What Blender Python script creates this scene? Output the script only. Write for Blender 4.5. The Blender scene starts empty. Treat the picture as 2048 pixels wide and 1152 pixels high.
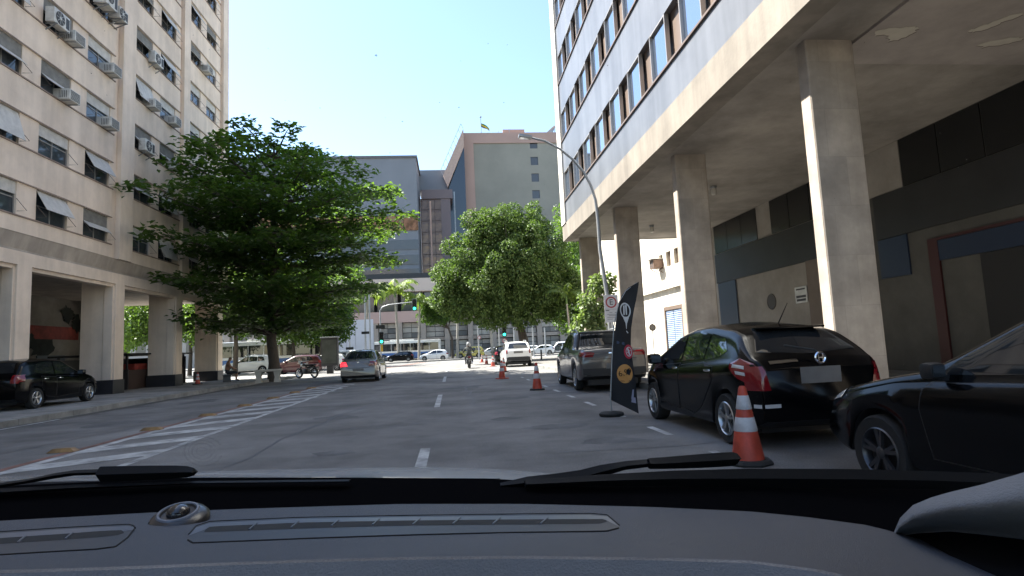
import bpy, bmesh, math, random
import numpy as np
from mathutils import Vector, Matrix
from mathutils.bvhtree import BVHTree
R = math.radians
rng = random.Random(7)
nrng = np.random.RandomState(7)
scene = bpy.context.scene
COL = scene.collection

# ------------------------------------------------------------------ camera
CAM_H = 1.27; F_PX = 1160.0
yaw, pitch, roll = R(6.1), R(5.85), R(2.7)
fw = Vector((math.sin(yaw)*math.cos(pitch), math.cos(yaw)*math.cos(pitch), math.sin(pitch)))
r0 = Vector((math.cos(yaw), -math.sin(yaw), 0)); u0 = r0.cross(fw)
cu = u0*math.cos(roll) + r0*math.sin(roll); cr = r0*math.cos(roll) - u0*math.sin(roll)
cam = bpy.data.objects.new('camera', bpy.data.cameras.new('camera')); COL.objects.link(cam)
cam.data.sensor_width = 36; cam.data.lens = F_PX/2048*36
cam.data.clip_start = 0.02; cam.data.clip_end = 3000
m = Matrix.Identity(4)
for i, ax in enumerate((cr, cu, -fw)):
    for j in range(3): m[j][i] = ax[j]
m[2][3] = CAM_H
cam.matrix_world = m
scene.camera = cam
def ray(px, py): return fw + cr*((px-1024)/F_PX) - cu*((py-576)/F_PX)
def at(px, py, Y): d = ray(px, py); return Vector((0, 0, CAM_H)) + d*(Y/d.y)
def atx(px, py, X): d = ray(px, py); return Vector((0, 0, CAM_H)) + d*(X/d.x)
def gnd(px, py, z=0): d = ray(px, py); return Vector((0, 0, CAM_H)) + d*((z-CAM_H)/d.z)

# ------------------------------------------------------------------ sky, sun, exposure
SUN_AZ = R(61); SUN_EL = R(54)             # azimuth measured to the left of the street direction
world = bpy.data.worlds.new('World'); scene.world = world; world.use_nodes = True
nt = world.node_tree; bg = nt.nodes['Background']
sky = nt.nodes.new('ShaderNodeTexSky'); sky.sky_type = 'NISHITA'; sky.sun_disc = False
sky.sun_elevation = SUN_EL; sky.sun_rotation = -SUN_AZ
sky.air_density = 1.0; sky.dust_density = .45; sky.ozone_density = 1.0; sky.altitude = 0
nt.links.new(sky.outputs[0], bg.inputs[0]); bg.inputs[1].default_value = 0.085
sl = bpy.data.lights.new('sun', 'SUN'); sl.energy = 5.0; sl.angle = R(0.53); sl.color = (1, .95, .87)
sun = bpy.data.objects.new('sun', sl); COL.objects.link(sun)
sd = Vector((-math.sin(SUN_AZ)*math.cos(SUN_EL), math.cos(SUN_AZ)*math.cos(SUN_EL), math.sin(SUN_EL)))
sun.rotation_euler = sd.to_track_quat('Z', 'Y').to_euler()
sun.location = (-30, 20, 60)
scene.view_settings.view_transform = 'Standard'; scene.view_settings.look = 'None'
scene.view_settings.gamma = 1; scene.view_settings.use_curve_mapping = False
scene.view_settings.exposure = 2.2
scene.cycles.max_bounces = 8; scene.cycles.transparent_max_bounces = 16
scene.cycles.use_denoising = True
scene.cycles.sample_clamp_indirect = 10

# ------------------------------------------------------------------ materials
MATS = {}
def mat(name, col, rough=.6, metal=0., var=0., vscale=2., bump=0., bscale=40., spec=.5, coat=0., stain=0., sscale=.5,
        streak=0., emit=None, estr=1., trans=0., alpha=1., vstretch=None, speck=0., spscale=60.):
    if name in MATS: return MATS[name]
    mt = bpy.data.materials.new(name); mt.use_nodes = True
    n = mt.node_tree.nodes; l = mt.node_tree.links; p = n['Principled BSDF']
    c4 = (*col, 1)
    p.inputs['Base Color'].default_value = c4
    p.inputs['Roughness'].default_value = rough; p.inputs['Metallic'].default_value = metal
    p.inputs['Specular IOR Level'].default_value = spec
    p.inputs['Coat Weight'].default_value = coat; p.inputs['Coat Roughness'].default_value = .03
    if emit: p.inputs['Emission Color'].default_value = (*emit, 1); p.inputs['Emission Strength'].default_value = estr
    tc = n.new('ShaderNodeTexCoord')
    vec = tc.outputs['Object']
    cur = None
    def noise(scale, detail=5, stretch=None, rg=.6):
        t = n.new('ShaderNodeTexNoise'); t.inputs['Scale'].default_value = scale; t.inputs['Detail'].default_value = detail
        t.inputs['Roughness'].default_value = rg
        if stretch:
            mp = n.new('ShaderNodeMapping'); mp.inputs['Scale'].default_value = stretch
            l.new(vec, mp.inputs[0]); l.new(mp.outputs[0], t.inputs[0])
        else: l.new(vec, t.inputs[0])
        return t.outputs[0]
    def darken(cur, fac, lo, hi, f0, f1):
        mr = n.new('ShaderNodeMapRange'); mr.inputs[1].default_value = lo; mr.inputs[2].default_value = hi
        mr.inputs[3].default_value = f0; mr.inputs[4].default_value = f1; l.new(fac, mr.inputs[0])
        mx = n.new('ShaderNodeMix'); mx.data_type = 'RGBA'; mx.blend_type = 'MULTIPLY'; mx.inputs[0].default_value = 1
        if cur is None: mx.inputs[6].default_value = c4
        else: l.new(cur, mx.inputs[6])
        l.new(mr.outputs[0], mx.inputs[7]); return mx.outputs[2]
    if var: cur = darken(cur, noise(vscale, 6, vstretch), .3, .7, 1-var, 1+var)
    if stain: cur = darken(cur, noise(sscale, 8, None, .7), .38, .62, 1-stain, 1.05)
    if streak: cur = darken(cur, noise(1.0, 6, (2.0, 2.0, .16), .6), .4, .62, 1-streak, 1.04)
    if speck: cur = darken(cur, noise(spscale, 2, None, .5), .35, .65, 1-speck, 1+speck)
    if cur: l.new(cur, p.inputs['Base Color'])
    if bump:
        b = n.new('ShaderNodeBump'); b.inputs['Strength'].default_value = bump; b.inputs['Distance'].default_value = .02
        l.new(noise(bscale, 4), b.inputs['Height']); l.new(b.outputs[0], p.inputs['Normal'])
    if trans or alpha < 1:
        out = n['Material Output']; tr = n.new('ShaderNodeBsdfTransparent'); ms = n.new('ShaderNodeMixShader')
        ms.inputs[0].default_value = alpha; l.new(tr.outputs[0], ms.inputs[1]); l.new(p.outputs[0], ms.inputs[2]); l.new(ms.outputs[0], out.inputs[0])
    MATS[name] = mt; return mt
def leafmat(name, c1, c2, tcol, tw=.45, rough=.45):
    mt = bpy.data.materials.new(name); mt.use_nodes = True
    n = mt.node_tree.nodes; l = mt.node_tree.links; p = n['Principled BSDF']; out = n['Material Output']
    g = n.new('ShaderNodeNewGeometry'); mx = n.new('ShaderNodeMix'); mx.data_type = 'RGBA'
    mx.inputs[6].default_value = (*c1, 1); mx.inputs[7].default_value = (*c2, 1)
    l.new(g.outputs['Random Per Island'], mx.inputs[0]); l.new(mx.outputs[2], p.inputs['Base Color'])
    p.inputs['Roughness'].default_value = rough; p.inputs['Specular IOR Level'].default_value = .4
    t = n.new('ShaderNodeBsdfTranslucent'); t.inputs[0].default_value = (*tcol, 1)
    ms = n.new('ShaderNodeMixShader'); ms.inputs[0].default_value = tw
    l.new(p.outputs[0], ms.inputs[1]); l.new(t.outputs[0], ms.inputs[2]); l.new(ms.outputs[0], out.inputs[0])
    MATS[name] = mt; return mt

# ------------------------------------------------------------------ mesh building
class MB:
    def __init__(s): s.v = []; s.f = []; s.m = []
    def add(s, vs, fs, mi=0):
        o = len(s.v); s.v += [tuple(v) for v in vs]; s.f += [tuple(i+o for i in f) for f in fs]; s.m += [mi]*len(fs); return s
    def box(s, x0, x1, y0, y1, z0, z1, mi=0):
        return s.add([(x0,y0,z0),(x1,y0,z0),(x1,y1,z0),(x0,y1,z0),(x0,y0,z1),(x1,y0,z1),(x1,y1,z1),(x0,y1,z1)],
                     [(3,2,1,0),(4,5,6,7),(0,1,5,4),(1,2,6,5),(2,3,7,6),(3,0,4,7)], mi)
    def cbox(s, x0, x1, y0, y1, z0, z1, b=.02, mi=0):     # box with bevelled edges
        bm = bmesh.new(); bmesh.ops.create_cube(bm, size=1)
        for v in bm.verts: v.co = ((x0+x1)/2+v.co.x*(x1-x0), (y0+y1)/2+v.co.y*(y1-y0), (z0+z1)/2+v.co.z*(z1-z0))
        bmesh.ops.bevel(bm, geom=bm.edges[:], offset=b, segments=2, affect='EDGES', profile=.6)
        bm.verts.index_update()
        s.add([v.co[:] for v in bm.verts], [[v.index for v in f.verts] for f in bm.faces], mi); bm.free(); return s
    def beam(s, a, b, w, h=None, mi=0):                    # square bar from a to b
        a = Vector(a); b = Vector(b); h = h or w; d = (b-a).normalized()
        sd_ = d.cross(Vector((0,0,1)));
        if sd_.length < 1e-3: sd_ = Vector((1,0,0))
        sd_.normalize(); up = sd_.cross(d)
        vs = [p+sd_*(i*w/2)+up*(j*h/2) for p in (a, b) for i, j in ((-1,-1),(1,-1),(1,1),(-1,1))]
        return s.add(vs, [(3,2,1,0),(4,5,6,7),(0,1,5,4),(1,2,6,5),(2,3,7,6),(3,0,4,7)], mi)
    def tube(s, pts, r, n=8, mi=0, caps=True):
        pts = [Vector(p) for p in pts]; rs = r if isinstance(r, (list, tuple)) else [r]*len(pts)
        o = len(s.v); ref = None
        for i, p in enumerate(pts):
            d = (pts[min(i+1, len(pts)-1)]-pts[max(i-1, 0)]).normalized()
            if ref is None:
                ref = d.orthogonal().normalized()
            ref = (ref-d*ref.dot(d)).normalized(); b = d.cross(ref)
            for k in range(n):
                a = 2*math.pi*k/n; q = p+(ref*math.cos(a)+b*math.sin(a))*rs[i]; s.v.append(tuple(q))
        for i in range(len(pts)-1):
            for k in range(n):
                k2 = (k+1) % n; s.f.append((o+i*n+k, o+i*n+k2, o+(i+1)*n+k2, o+(i+1)*n+k)); s.m.append(mi)
        if caps:
            s.f.append(tuple(o+k for k in range(n))[::-1]); s.m.append(mi)
            e = o+(len(pts)-1)*n; s.f.append(tuple(e+k for k in range(n))); s.m.append(mi)
        return s
    def lathe(s, prof, n=24, mi=0, axis='Z', c=(0,0,0), mis=None):   # prof: (radius, height)
        o = len(s.v); c = Vector(c)
        for (r_, h_) in prof:
            for k in range(n):
                a = 2*math.pi*k/n; ca, sa = r_*math.cos(a), r_*math.sin(a)
                s.v.append(tuple(c+Vector({'Z': (ca, sa, h_), 'X': (h_, ca, sa), 'Y': (sa, h_, ca)}[axis])))
        for i in range(len(prof)-1):
            for k in range(n):
                k2 = (k+1) % n; s.f.append((o+i*n+k, o+i*n+k2, o+(i+1)*n+k2, o+(i+1)*n+k)); s.m.append(mis[i] if mis else mi)
        return s
    def prism(s, poly, d, axis='Y', off=0., mi=0):          # 2D polygon extruded; axis Y: (x,z), X: (y,z), Z: (x,y)
        n = len(poly)
        def p3(a, b, t): return {'Y': (a, t, b), 'X': (t, a, b), 'Z': (a, b, t)}[axis]
        vs = [p3(a, b, off) for a, b in poly]+[p3(a, b, off+d) for a, b in poly]
        fs = [tuple(range(n)), tuple(range(2*n-1, n-1, -1))]+[(i, n+i, n+(i+1) % n, (i+1) % n) for i in range(n)]
        return s.add(vs, fs, mi)
    def grid(s, P, mi=0, closed=False):                     # rows of points
        o = len(s.v); nr, nc = len(P), len(P[0])
        for row in P: s.v += [tuple(p) for p in row]
        for i in range(nr-1):
            for j in range(nc-1): s.f.append((o+i*nc+j, o+i*nc+j+1, o+(i+1)*nc+j+1, o+(i+1)*nc+j)); s.m.append(mi)
        return s
    def build(s, name, mats, parent=None, smooth=False, sharp=40, fix=True):
        me = bpy.data.meshes.new(name); me.from_pydata(s.v, [], s.f)
        if not isinstance(mats, (list, tuple)): mats = [mats]
        for k in mats: me.materials.append(k)
        me.polygons.foreach_set('material_index', s.m)
        if smooth or fix:
            bm = bmesh.new(); bm.from_mesh(me)
            if fix: bmesh.ops.recalc_face_normals(bm, faces=bm.faces[:])
            if smooth:
                for f_ in bm.faces: f_.smooth = True
                ca = R(sharp)
                for e in bm.edges:
                    if len(e.link_faces) == 2: e.smooth = e.calc_face_angle(0) < ca
            bm.to_mesh(me); bm.free()
        me.update()
        return link(name, me, parent)
def link(name, data, parent=None):
    o = bpy.data.objects.new(name, data); COL.objects.link(o)
    if parent is not None: o.parent = parent
    return o
def tag(o, label=None, cat=None, group=None, kind=None):
    if label: o['label'] = label
    if cat: o['category'] = cat
    if group: o['group'] = group
    if kind: o['kind'] = kind
    return o
def thing(name, label, cat, loc=(0,0,0), rz=0, group=None):
    o = bpy.data.objects.new(name, None); COL.objects.link(o); o.location = loc; o.rotation_euler = (0,0,rz)
    o.empty_display_size = .2
    return tag(o, label, cat, group)
def copy_tree(o, parent=None):
    c = o.copy(); COL.objects.link(c); c.parent = parent
    for ch in list(o.children): copy_tree(ch, c)
    return c
def text_mesh(txt, size, name, material, parent, mw, depth=.002):
    cv = bpy.data.curves.new(name, 'FONT'); cv.body = txt; cv.size = size; cv.align_x = 'CENTER'; cv.align_y = 'CENTER'; cv.extrude = depth
    to = bpy.data.objects.new('t', cv); COL.objects.link(to)
    dg = bpy.context.evaluated_depsgraph_get(); me = bpy.data.meshes.new_from_object(to.evaluated_get(dg))
    bpy.data.objects.remove(to); bpy.data.curves.remove(cv)
    me.materials.clear(); me.materials.append(material); me.transform(mw)
    return link(name, me, parent)

M_asphalt = mat('asphalt', (.19,.184,.178), .9, var=.26, vscale=.7, stain=.36, sscale=.3, bump=.5, bscale=90, speck=.28, spscale=70, spec=.25)
M_paint = mat('road_paint', (.45,.45,.44), .8, var=.2, vscale=5, stain=.55, sscale=2.2, bump=.2)
M_redpaint = mat('red_paint', (.24,.12,.095), .85, var=.2, vscale=4, stain=.5, sscale=2)
M_side = mat('sidewalk_concrete', (.26,.25,.235), .9, var=.18, vscale=1.2, stain=.3, sscale=.6, bump=.4, bscale=30, speck=.15)
M_kerb = mat('kerb_stone', (.24,.235,.22), .9, var=.2, vscale=2, stain=.35, sscale=1.2, bump=.4, bscale=25)
M_pink = mat('beige_plaster', (.80,.67,.55), .85, var=.05, vscale=.5, stain=.14, sscale=.45, streak=.08, bump=.12, bscale=20)
M_pinkdk = mat('shaded_plaster', (.46,.40,.34), .85, var=.06, vscale=.8, stain=.14, sscale=.5, streak=.2, bump=.12, bscale=20)
M_plinth = mat('dark_plinth', (.022,.022,.026), .45, var=.2, vscale=3)
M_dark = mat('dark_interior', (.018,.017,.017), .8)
M_metal = mat('grey_metal', (.30,.31,.32), .45, .6, var=.1, vscale=6)
M_galv = mat('galvanised_pole', (.33,.34,.35), .5, .4, var=.12, vscale=4)
M_blackp = mat('black_plastic', (.012,.012,.013), .5)
M_white = mat('white_paint', (.62,.62,.60), .5, var=.06, vscale=4, stain=.15, sscale=2)
M_glassd = mat('dark_glass', (.016,.018,.02), .03, spec=1.0)
M_rubber = mat('rubber', (.012,.012,.012), .85, var=.2, vscale=20)
M_rim = mat('alloy_rim', (.42,.43,.44), .3, .9)
M_chrome = mat('chrome', (.7,.7,.72), .12, 1)
M_red = mat('red_lens', (.17,.006,.010), .12, coat=.6)
M_redlit = mat('red_lens_lit', (.5,.01,.015), .15, emit=(1,.03,.05), estr=.45)
M_clear = mat('clear_lens', (.5,.5,.5), .08, spec=.9, coat=.5)
M_plate = mat('number_plate', (.13,.125,.12), .5, var=.15, vscale=6)
M_bark = mat('bark', (.075,.06,.048), .95, var=.3, vscale=4, vstretch=(4,4,.8), bump=.8, bscale=12)
# ================================================================== ground, road, markings
def struct(o, **k): o['kind'] = 'structure'; return o
g = MB(); g.add([(-400,-60,0),(400,-60,0),(400,700,0),(-400,700,0)], [(0,1,2,3)])
road = struct(g.build('road', M_asphalt))
def paint(name, polys, m_, z=.004, parent=road):
    for q in polys:
        b_ = MB(); b_.add([(x, y, z) for x, y in q], [tuple(range(len(q)))]); b_.build(name, m_, parent)
# lane dashes
def dash(x, y0, y1, w): return [(x-w/2,y0),(x+w/2,y0),(x+w/2,y1),(x-w/2,y1)]
paint('lane_dash', [dash(-.40, a, b_, .13) for a, b_ in ((1.2,3.0),(6.1,7.9),(13.5,17.2),(24.2,29.0),(35.5,39.2),(44.5,48),(57,62))], M_paint)
paint('parking_dash', [dash(2.87, a, a+.85, .10) for a in (5.6,7.7,9.85,11.9,13.9,15.9,17.9,20,22,24)], M_paint)
# hatched zone on the left : between x=-5.75 and x=-4.15
paint('edge_line', [[(-5.78,2.0),(-5.62,2.0),(-5.52,25.4),(-5.68,25.4)], [(-4.22,2.0),(-4.09,2.0),(-4.45,25.0),(-4.58,25.0)]], M_paint)
hs = []
for k in range(17):
    y = 2.6+k*1.42
    hs.append([(-5.60, y-.28), (-4.30, y+.80-.28), (-4.30, y+.80+.32), (-5.60, y+.32)])
paint('hatch_stripe', hs, M_paint, .005)
paint('red_line', [[(-5.95,2),(-5.80,2),(-5.72,27),(-5.84,27)], [(-6.3,50.0),(-5.9,50.0),(-3.0,69.0),(-4.2,69.4)]], M_redpaint)
paint('crossing_dash', [[(-4.5+i*1.05, 62.6+i*.25),(-3.9+i*1.05, 62.75+i*.25),(-3.9+i*1.05, 63.3+i*.25),(-4.5+i*1.05, 63.15+i*.25)] for i in range(8)], M_paint)
paint('kerb_line', [[(-10.0,8),(-9.86,8),(-9.86,16),(-10.0,16)]], M_paint)
# pavements with a kerb
def pavement(name, poly, h=.15, kerbw=.16):
    b_ = MB(); b_.prism(poly, h, 'Z', 0.0); o = struct(b_.build(name, M_side)); return o
left_pave = pavement('left_pavement', [(-60,-12),(-10.36,-12),(-10.36,33),(-10.2,36),(-10.0,39),(-11.0,41.6),(-13.5,42.6),(-60,42.6)])
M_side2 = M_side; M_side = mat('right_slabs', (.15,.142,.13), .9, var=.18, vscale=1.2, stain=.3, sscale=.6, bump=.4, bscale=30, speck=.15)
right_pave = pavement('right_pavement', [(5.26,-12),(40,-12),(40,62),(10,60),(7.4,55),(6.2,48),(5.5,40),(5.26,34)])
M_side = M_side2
island = pavement('pavement_island', [(-11,69.9),(-9.4,70.3),(-3.4,72.5),(6,75),(14,76.3),(24,77),(24,78.4),(14,77.7),(6,76.4),(-3.4,74),(-11,71.6)], .16)
far_pave = pavement('far_pavement', [(-120,93),(120,97),(120,240),(-120,240)], .16)
def kerbs(parent, path, seg=1.0, w=.16, h=.165):
    L = 0; pts = [Vector((x, y, 0)) for x, y in path]
    for a, b_ in zip(pts[:-1], pts[1:]):
        d = b_-a; n = max(1, round(d.length/seg)); d.normalize(); s_ = Vector((d.y, -d.x, 0)); st = (b_-a).length/n
        for i in range(n):
            p = a+d*(i*st+.008); q = a+d*((i+1)*st-.008); hh = h+rng.uniform(-.006,.008)
            b2 = MB(); c = [p, q, q+s_*w, p+s_*w]
            b2.add([(v.x, v.y, 0) for v in c]+[(v.x, v.y, hh-(.02 if k > 1 else 0)) for k, v in enumerate(c)],
                   [(3,2,1,0),(4,5,6,7),(0,1,5,4),(1,2,6,5),(2,3,7,6),(3,0,4,7)]); b2.build('kerbstone', M_kerb, parent)
kerbs(left_pave, [(-10.36,6),(-10.36,33),(-10.2,36),(-10.0,39)])
kerbs(right_pave, [(5.5,40),(5.26,34),(5.26,6)])
# pavement joints as slabs near the left kerb : uneven asphalt strip along kerb
b_ = MB(); b_.add([(-10.2,6,.003),(-9.75,6,.003),(-9.75,36,.003),(-10.0,36,.003)], [(0,1,2,3)])
b_.build('gutter', mat('gutter_dirt', (.085,.08,.072), .95, var=.35, vscale=1.5, stain=.4, sscale=.9), road)
# far hills / ground beyond handled by buildings

# repair patches and sealed cracks in the asphalt
M_patch = mat('asphalt_patch', (.12,.118,.118), .9, var=.25, vscale=2, stain=.3, sscale=1.2, bump=.5, bscale=60, speck=.25)
pr_ = random.Random(17)
for (cx, cy, rx, ry) in ((1.6,9.2,.55,.35),(.9,10.6,.35,.25),(2.0,7.6,.45,.3),(-2.4,12.5,.5,.5),(1.4,14.8,.6,.5),(-1.6,8.0,.3,.25),(.3,20,.8,.9),(-7.5,14,.7,.8),(-8.2,20,.6,1.0),(1.9,12.3,.3,.2)):
    n = 14; q = [(cx+rx*math.cos(2*math.pi*i/n)*pr_.uniform(.6,1.15), cy+ry*math.sin(2*math.pi*i/n)*pr_.uniform(.6,1.15)) for i in range(n)]
    b_ = MB(); b_.add([(x, y, .0025) for x, y in q], [tuple(range(n))]); b_.build('asphalt_patch', M_patch, road)
M_crack = mat('tar_seal', (.07,.07,.072), .6)
for (x, y, dx, dy, n) in ((-2.9,5.5,.05,1.0,24),(1.2,7.0,.9,.12,4),(-1.8,10.5,1.0,.1,5),(.6,13,.02,1.0,16),(-3.0,16,.9,.1,6),(-7.2,9,.05,1,16),(-9,15,1,.15,4)):
    P_ = [(x, y)]
    for i in range(n): P_.append((P_[-1][0]+dx*.5+pr_.uniform(-.12,.12), P_[-1][1]+dy*.5+pr_.uniform(-.12,.12)))
    b_ = MB()
    for a, c in zip(P_[:-1], P_[1:]):
        w = pr_.uniform(.012,.03); d = Vector((c[0]-a[0], c[1]-a[1], 0)).normalized(); s_ = Vector((-d.y, d.x, 0))*w
        b_.add([(a[0]-s_.x,a[1]-s_.y,.003),(a[0]+s_.x,a[1]+s_.y,.003),(c[0]+s_.x,c[1]+s_.y,.003),(c[0]-s_.x,c[1]-s_.y,.003)], [(0,1,2,3)])
    b_.build('crack_seal', M_crack, road)['kind'] = 'stuff'

# raised yellow road studs
studm = mat('yellow_stud', (.24,.14,.055), .6, var=.2, vscale=8, stain=.4, sscale=5)
stud_names = ['nearest', 'second', 'third', 'fourth', 'fifth', 'sixth', 'seventh']
for i, (x, y) in enumerate(((-5.98,9.75),(-5.86,12.15),(-5.8,14.6),(-5.78,17.0),(-5.76,19.5),(-5.74,22.0),(-5.72,24.4))):
    b_ = MB(); P_ = [(-.2,-.08,0),(.2,-.08,0),(.2,.08,0),(-.2,.08,0)]; T = [(-.13,-.05,.055),(.13,-.05,.055),(.13,.05,.055),(-.13,.05,.055)]
    b_.add(P_+T, [(3,2,1,0),(4,5,6,7),(0,1,5,4),(1,2,6,5),(2,3,7,6),(3,0,4,7)])
    o = b_.build('road_stud', studm); o.location = (x, y, .004)
    tag(o, f'{stud_names[i]} yellow road stud along the white hatched zone, counted from the camera', 'road stud', 'yellow studs along the hatched zone')

# ================================================================== left office building
XL = -13.8
bl = thing('office_building', 'tall beige plaster office block over an open arcade on the left', 'building', (XL, 20, 0))
BLO = Vector((XL, 20, 0))
def lb(mb, name, mats, parent=None, **k):     # meshes written in world coordinates, parented at the building's base
    o = mb.build(name, mats, parent or bl, **k)
    if parent is None: o.location = -BLO
    return o
FL = 2.33; S0 = 6.28; WH = 1.09; NF = 10; TOP = 29.4
BAYS = [(-12, 25.05, [(13.3,14.9),(15.8,17.4),(18.3,19.87),(20.77,22.37),(23.30,24.88)]), (26.5, 31.0, [(26.68,28.22),(29.0,30.55)]), (31.95, 36.3, [(32.08,33.56),(34.36,35.75)])]
PIL = [(25.5, 26.5), (31.22, 31.95), (36.55, 37.4)]
w_ = MB()
for (y0, y1, wins) in BAYS:
    zc = 5.72
    for k in range(NF+1):
        zs = S0+k*FL
        if k == NF: zs = TOP
        w_.box(XL-.4, XL, y0, y1, zc, zs)                     # spandrel
        if k < NF:
            zc = zs+WH
            e = y0
            for a, b2 in wins:
                if e < a: w_.box(XL-.4, XL-.045, e, a, zs, zc)
                e = b2
            w_.box(XL-.4, XL-.045, e, y1, zs, zc)
for a, b2 in PIL: w_.box(XL-.4, XL+.10, a, b2, 5.72, TOP)
for a, b2 in ((25.05,25.5),(31.0,31.22),(36.3,36.55)): w_.box(XL-.4, XL-.10, a, b2, 5.72, TOP)
w_.box(XL-16, XL-.4, 36.9, 37.38, 4.9, TOP); w_.box(XL-16, XL-15.6, -12, 36.9, 4.9, TOP); w_.box(XL-16, XL-.4, -12, -11.6, 4.9, TOP)
w_.box(XL-16, XL+.1, -12, 37.4, TOP, TOP+.5)
lb(w_, 'wall', M_pink)
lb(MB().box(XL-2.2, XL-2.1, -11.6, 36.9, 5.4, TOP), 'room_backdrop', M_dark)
# thin dark strips that paint the shadow lines at sill and head
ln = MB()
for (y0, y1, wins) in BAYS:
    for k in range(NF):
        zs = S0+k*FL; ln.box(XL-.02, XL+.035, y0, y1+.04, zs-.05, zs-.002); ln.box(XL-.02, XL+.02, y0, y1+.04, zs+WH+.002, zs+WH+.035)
lb(ln, 'sill_shadow_line', mat('shadow_line_brown', (.30,.225,.185), .8, var=.15, vscale=2, streak=.3))
# cornice and arcade
c_ = MB(); prof = [(XL-.3,5.72),(XL,5.72),(XL-.02,5.70),(XL-.16,5.22),(XL-.10,5.20),(XL-.10,5.14),(XL-.03,5.12),(XL-.3,5.12)]
c_.add([(x, -12, z) for x, z in prof]+[(x, 37.35, z) for x, z in prof], [tuple(range(8)), tuple(range(15,7,-1))]+[(i, (i+1)%8, 8+(i+1)%8, 8+i) for i in range(8)])
lb(c_, 'cornice', M_pinkdk)  # shade of the slanted underside is put into this darker plaster colour
a_ = MB(); a_.box(XL-.45, XL-.03, -12, 37.3, 4.68, 5.12)
a_.box(XL-.45, XL-.12, -12, 36.9, 4.55, 4.68)
lb(a_, 'arcade_beam', M_pink)
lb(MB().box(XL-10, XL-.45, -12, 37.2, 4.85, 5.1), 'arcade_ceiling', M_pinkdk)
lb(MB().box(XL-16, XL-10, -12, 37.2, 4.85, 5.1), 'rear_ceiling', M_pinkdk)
for y in (3.5, 9.0, 14.5, 20.0, 25.53, 30.9, 36.2):
    p_ = MB(); p_.box(XL-.50, XL-.03, y+.02, y+.68, .72, 4.68); p_.box(XL-1.35, XL-.50, y, y+.72, .72, 4.85); p_.box(XL-.42, XL-.10, y-.07, y+.02, .72, 4.6)
    col = lb(p_, 'arcade_column', M_pink)
    pl = MB().box(XL-1.38, XL+.0, y-.10, y+.74, .15, .72).build('plinth', M_plinth, col)
# inner arcade wall, murals, rear pillars
iw = MB(); iw.box(XL-6.4, XL-6.1, -12, 36.6, .15, 4.85)
lb(iw, 'inner_wall', mat('arcade_wall', (.30,.275,.24), .8, var=.15, vscale=1, stain=.25, sscale=.7))
lb(MB().box(XL-6.09, XL-6.05, 29.6, 33.3, 2.75, 3.4), 'mural_band', mat('mural_red', (.30,.045,.03), .7, var=.3, vscale=2.5, stain=.4, sscale=1.2))
mu = MB()
for k, (y, z, r_) in enumerate(((30.6,2.35,.8),(32.4,4.1,.55),(33.2,3.6,.5),(34.6,4.1,.5),(35.0,3.5,.55),(35.4,2.6,.5),(29.6,2.6,.5))):
    n_ = 26; mu.prism([(y+r_*math.cos(2*math.pi*i/n_)*rng.uniform(.55,1.15), z+r_*math.sin(2*math.pi*i/n_)*rng.uniform(.55,1.1)) for i in range(n_)], .006, 'X', XL-6.06+.008*k)
lb(mu, 'mural_tree', mat('mural_dark', (.02,.026,.022), .8, var=.4, vscale=3), fix=False)
lb(MB().box(XL-6.09, XL-6.02, 30.2, 32.2, .15, 1.95), 'inner_door', mat('grey_door', (.09,.11,.125), .5))
for y in (33.6, 34.6):
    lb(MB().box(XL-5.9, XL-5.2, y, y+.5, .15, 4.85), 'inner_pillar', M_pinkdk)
rp = mat('yellow_pillar', (.52,.45,.27), .8, var=.1)
for y in (30.5, 36.0, 41.0):
    lb(MB().box(XL-12.0, XL-11.2, y, y+.7, .15, 4.85), 'rear_pillar', rp)

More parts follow.
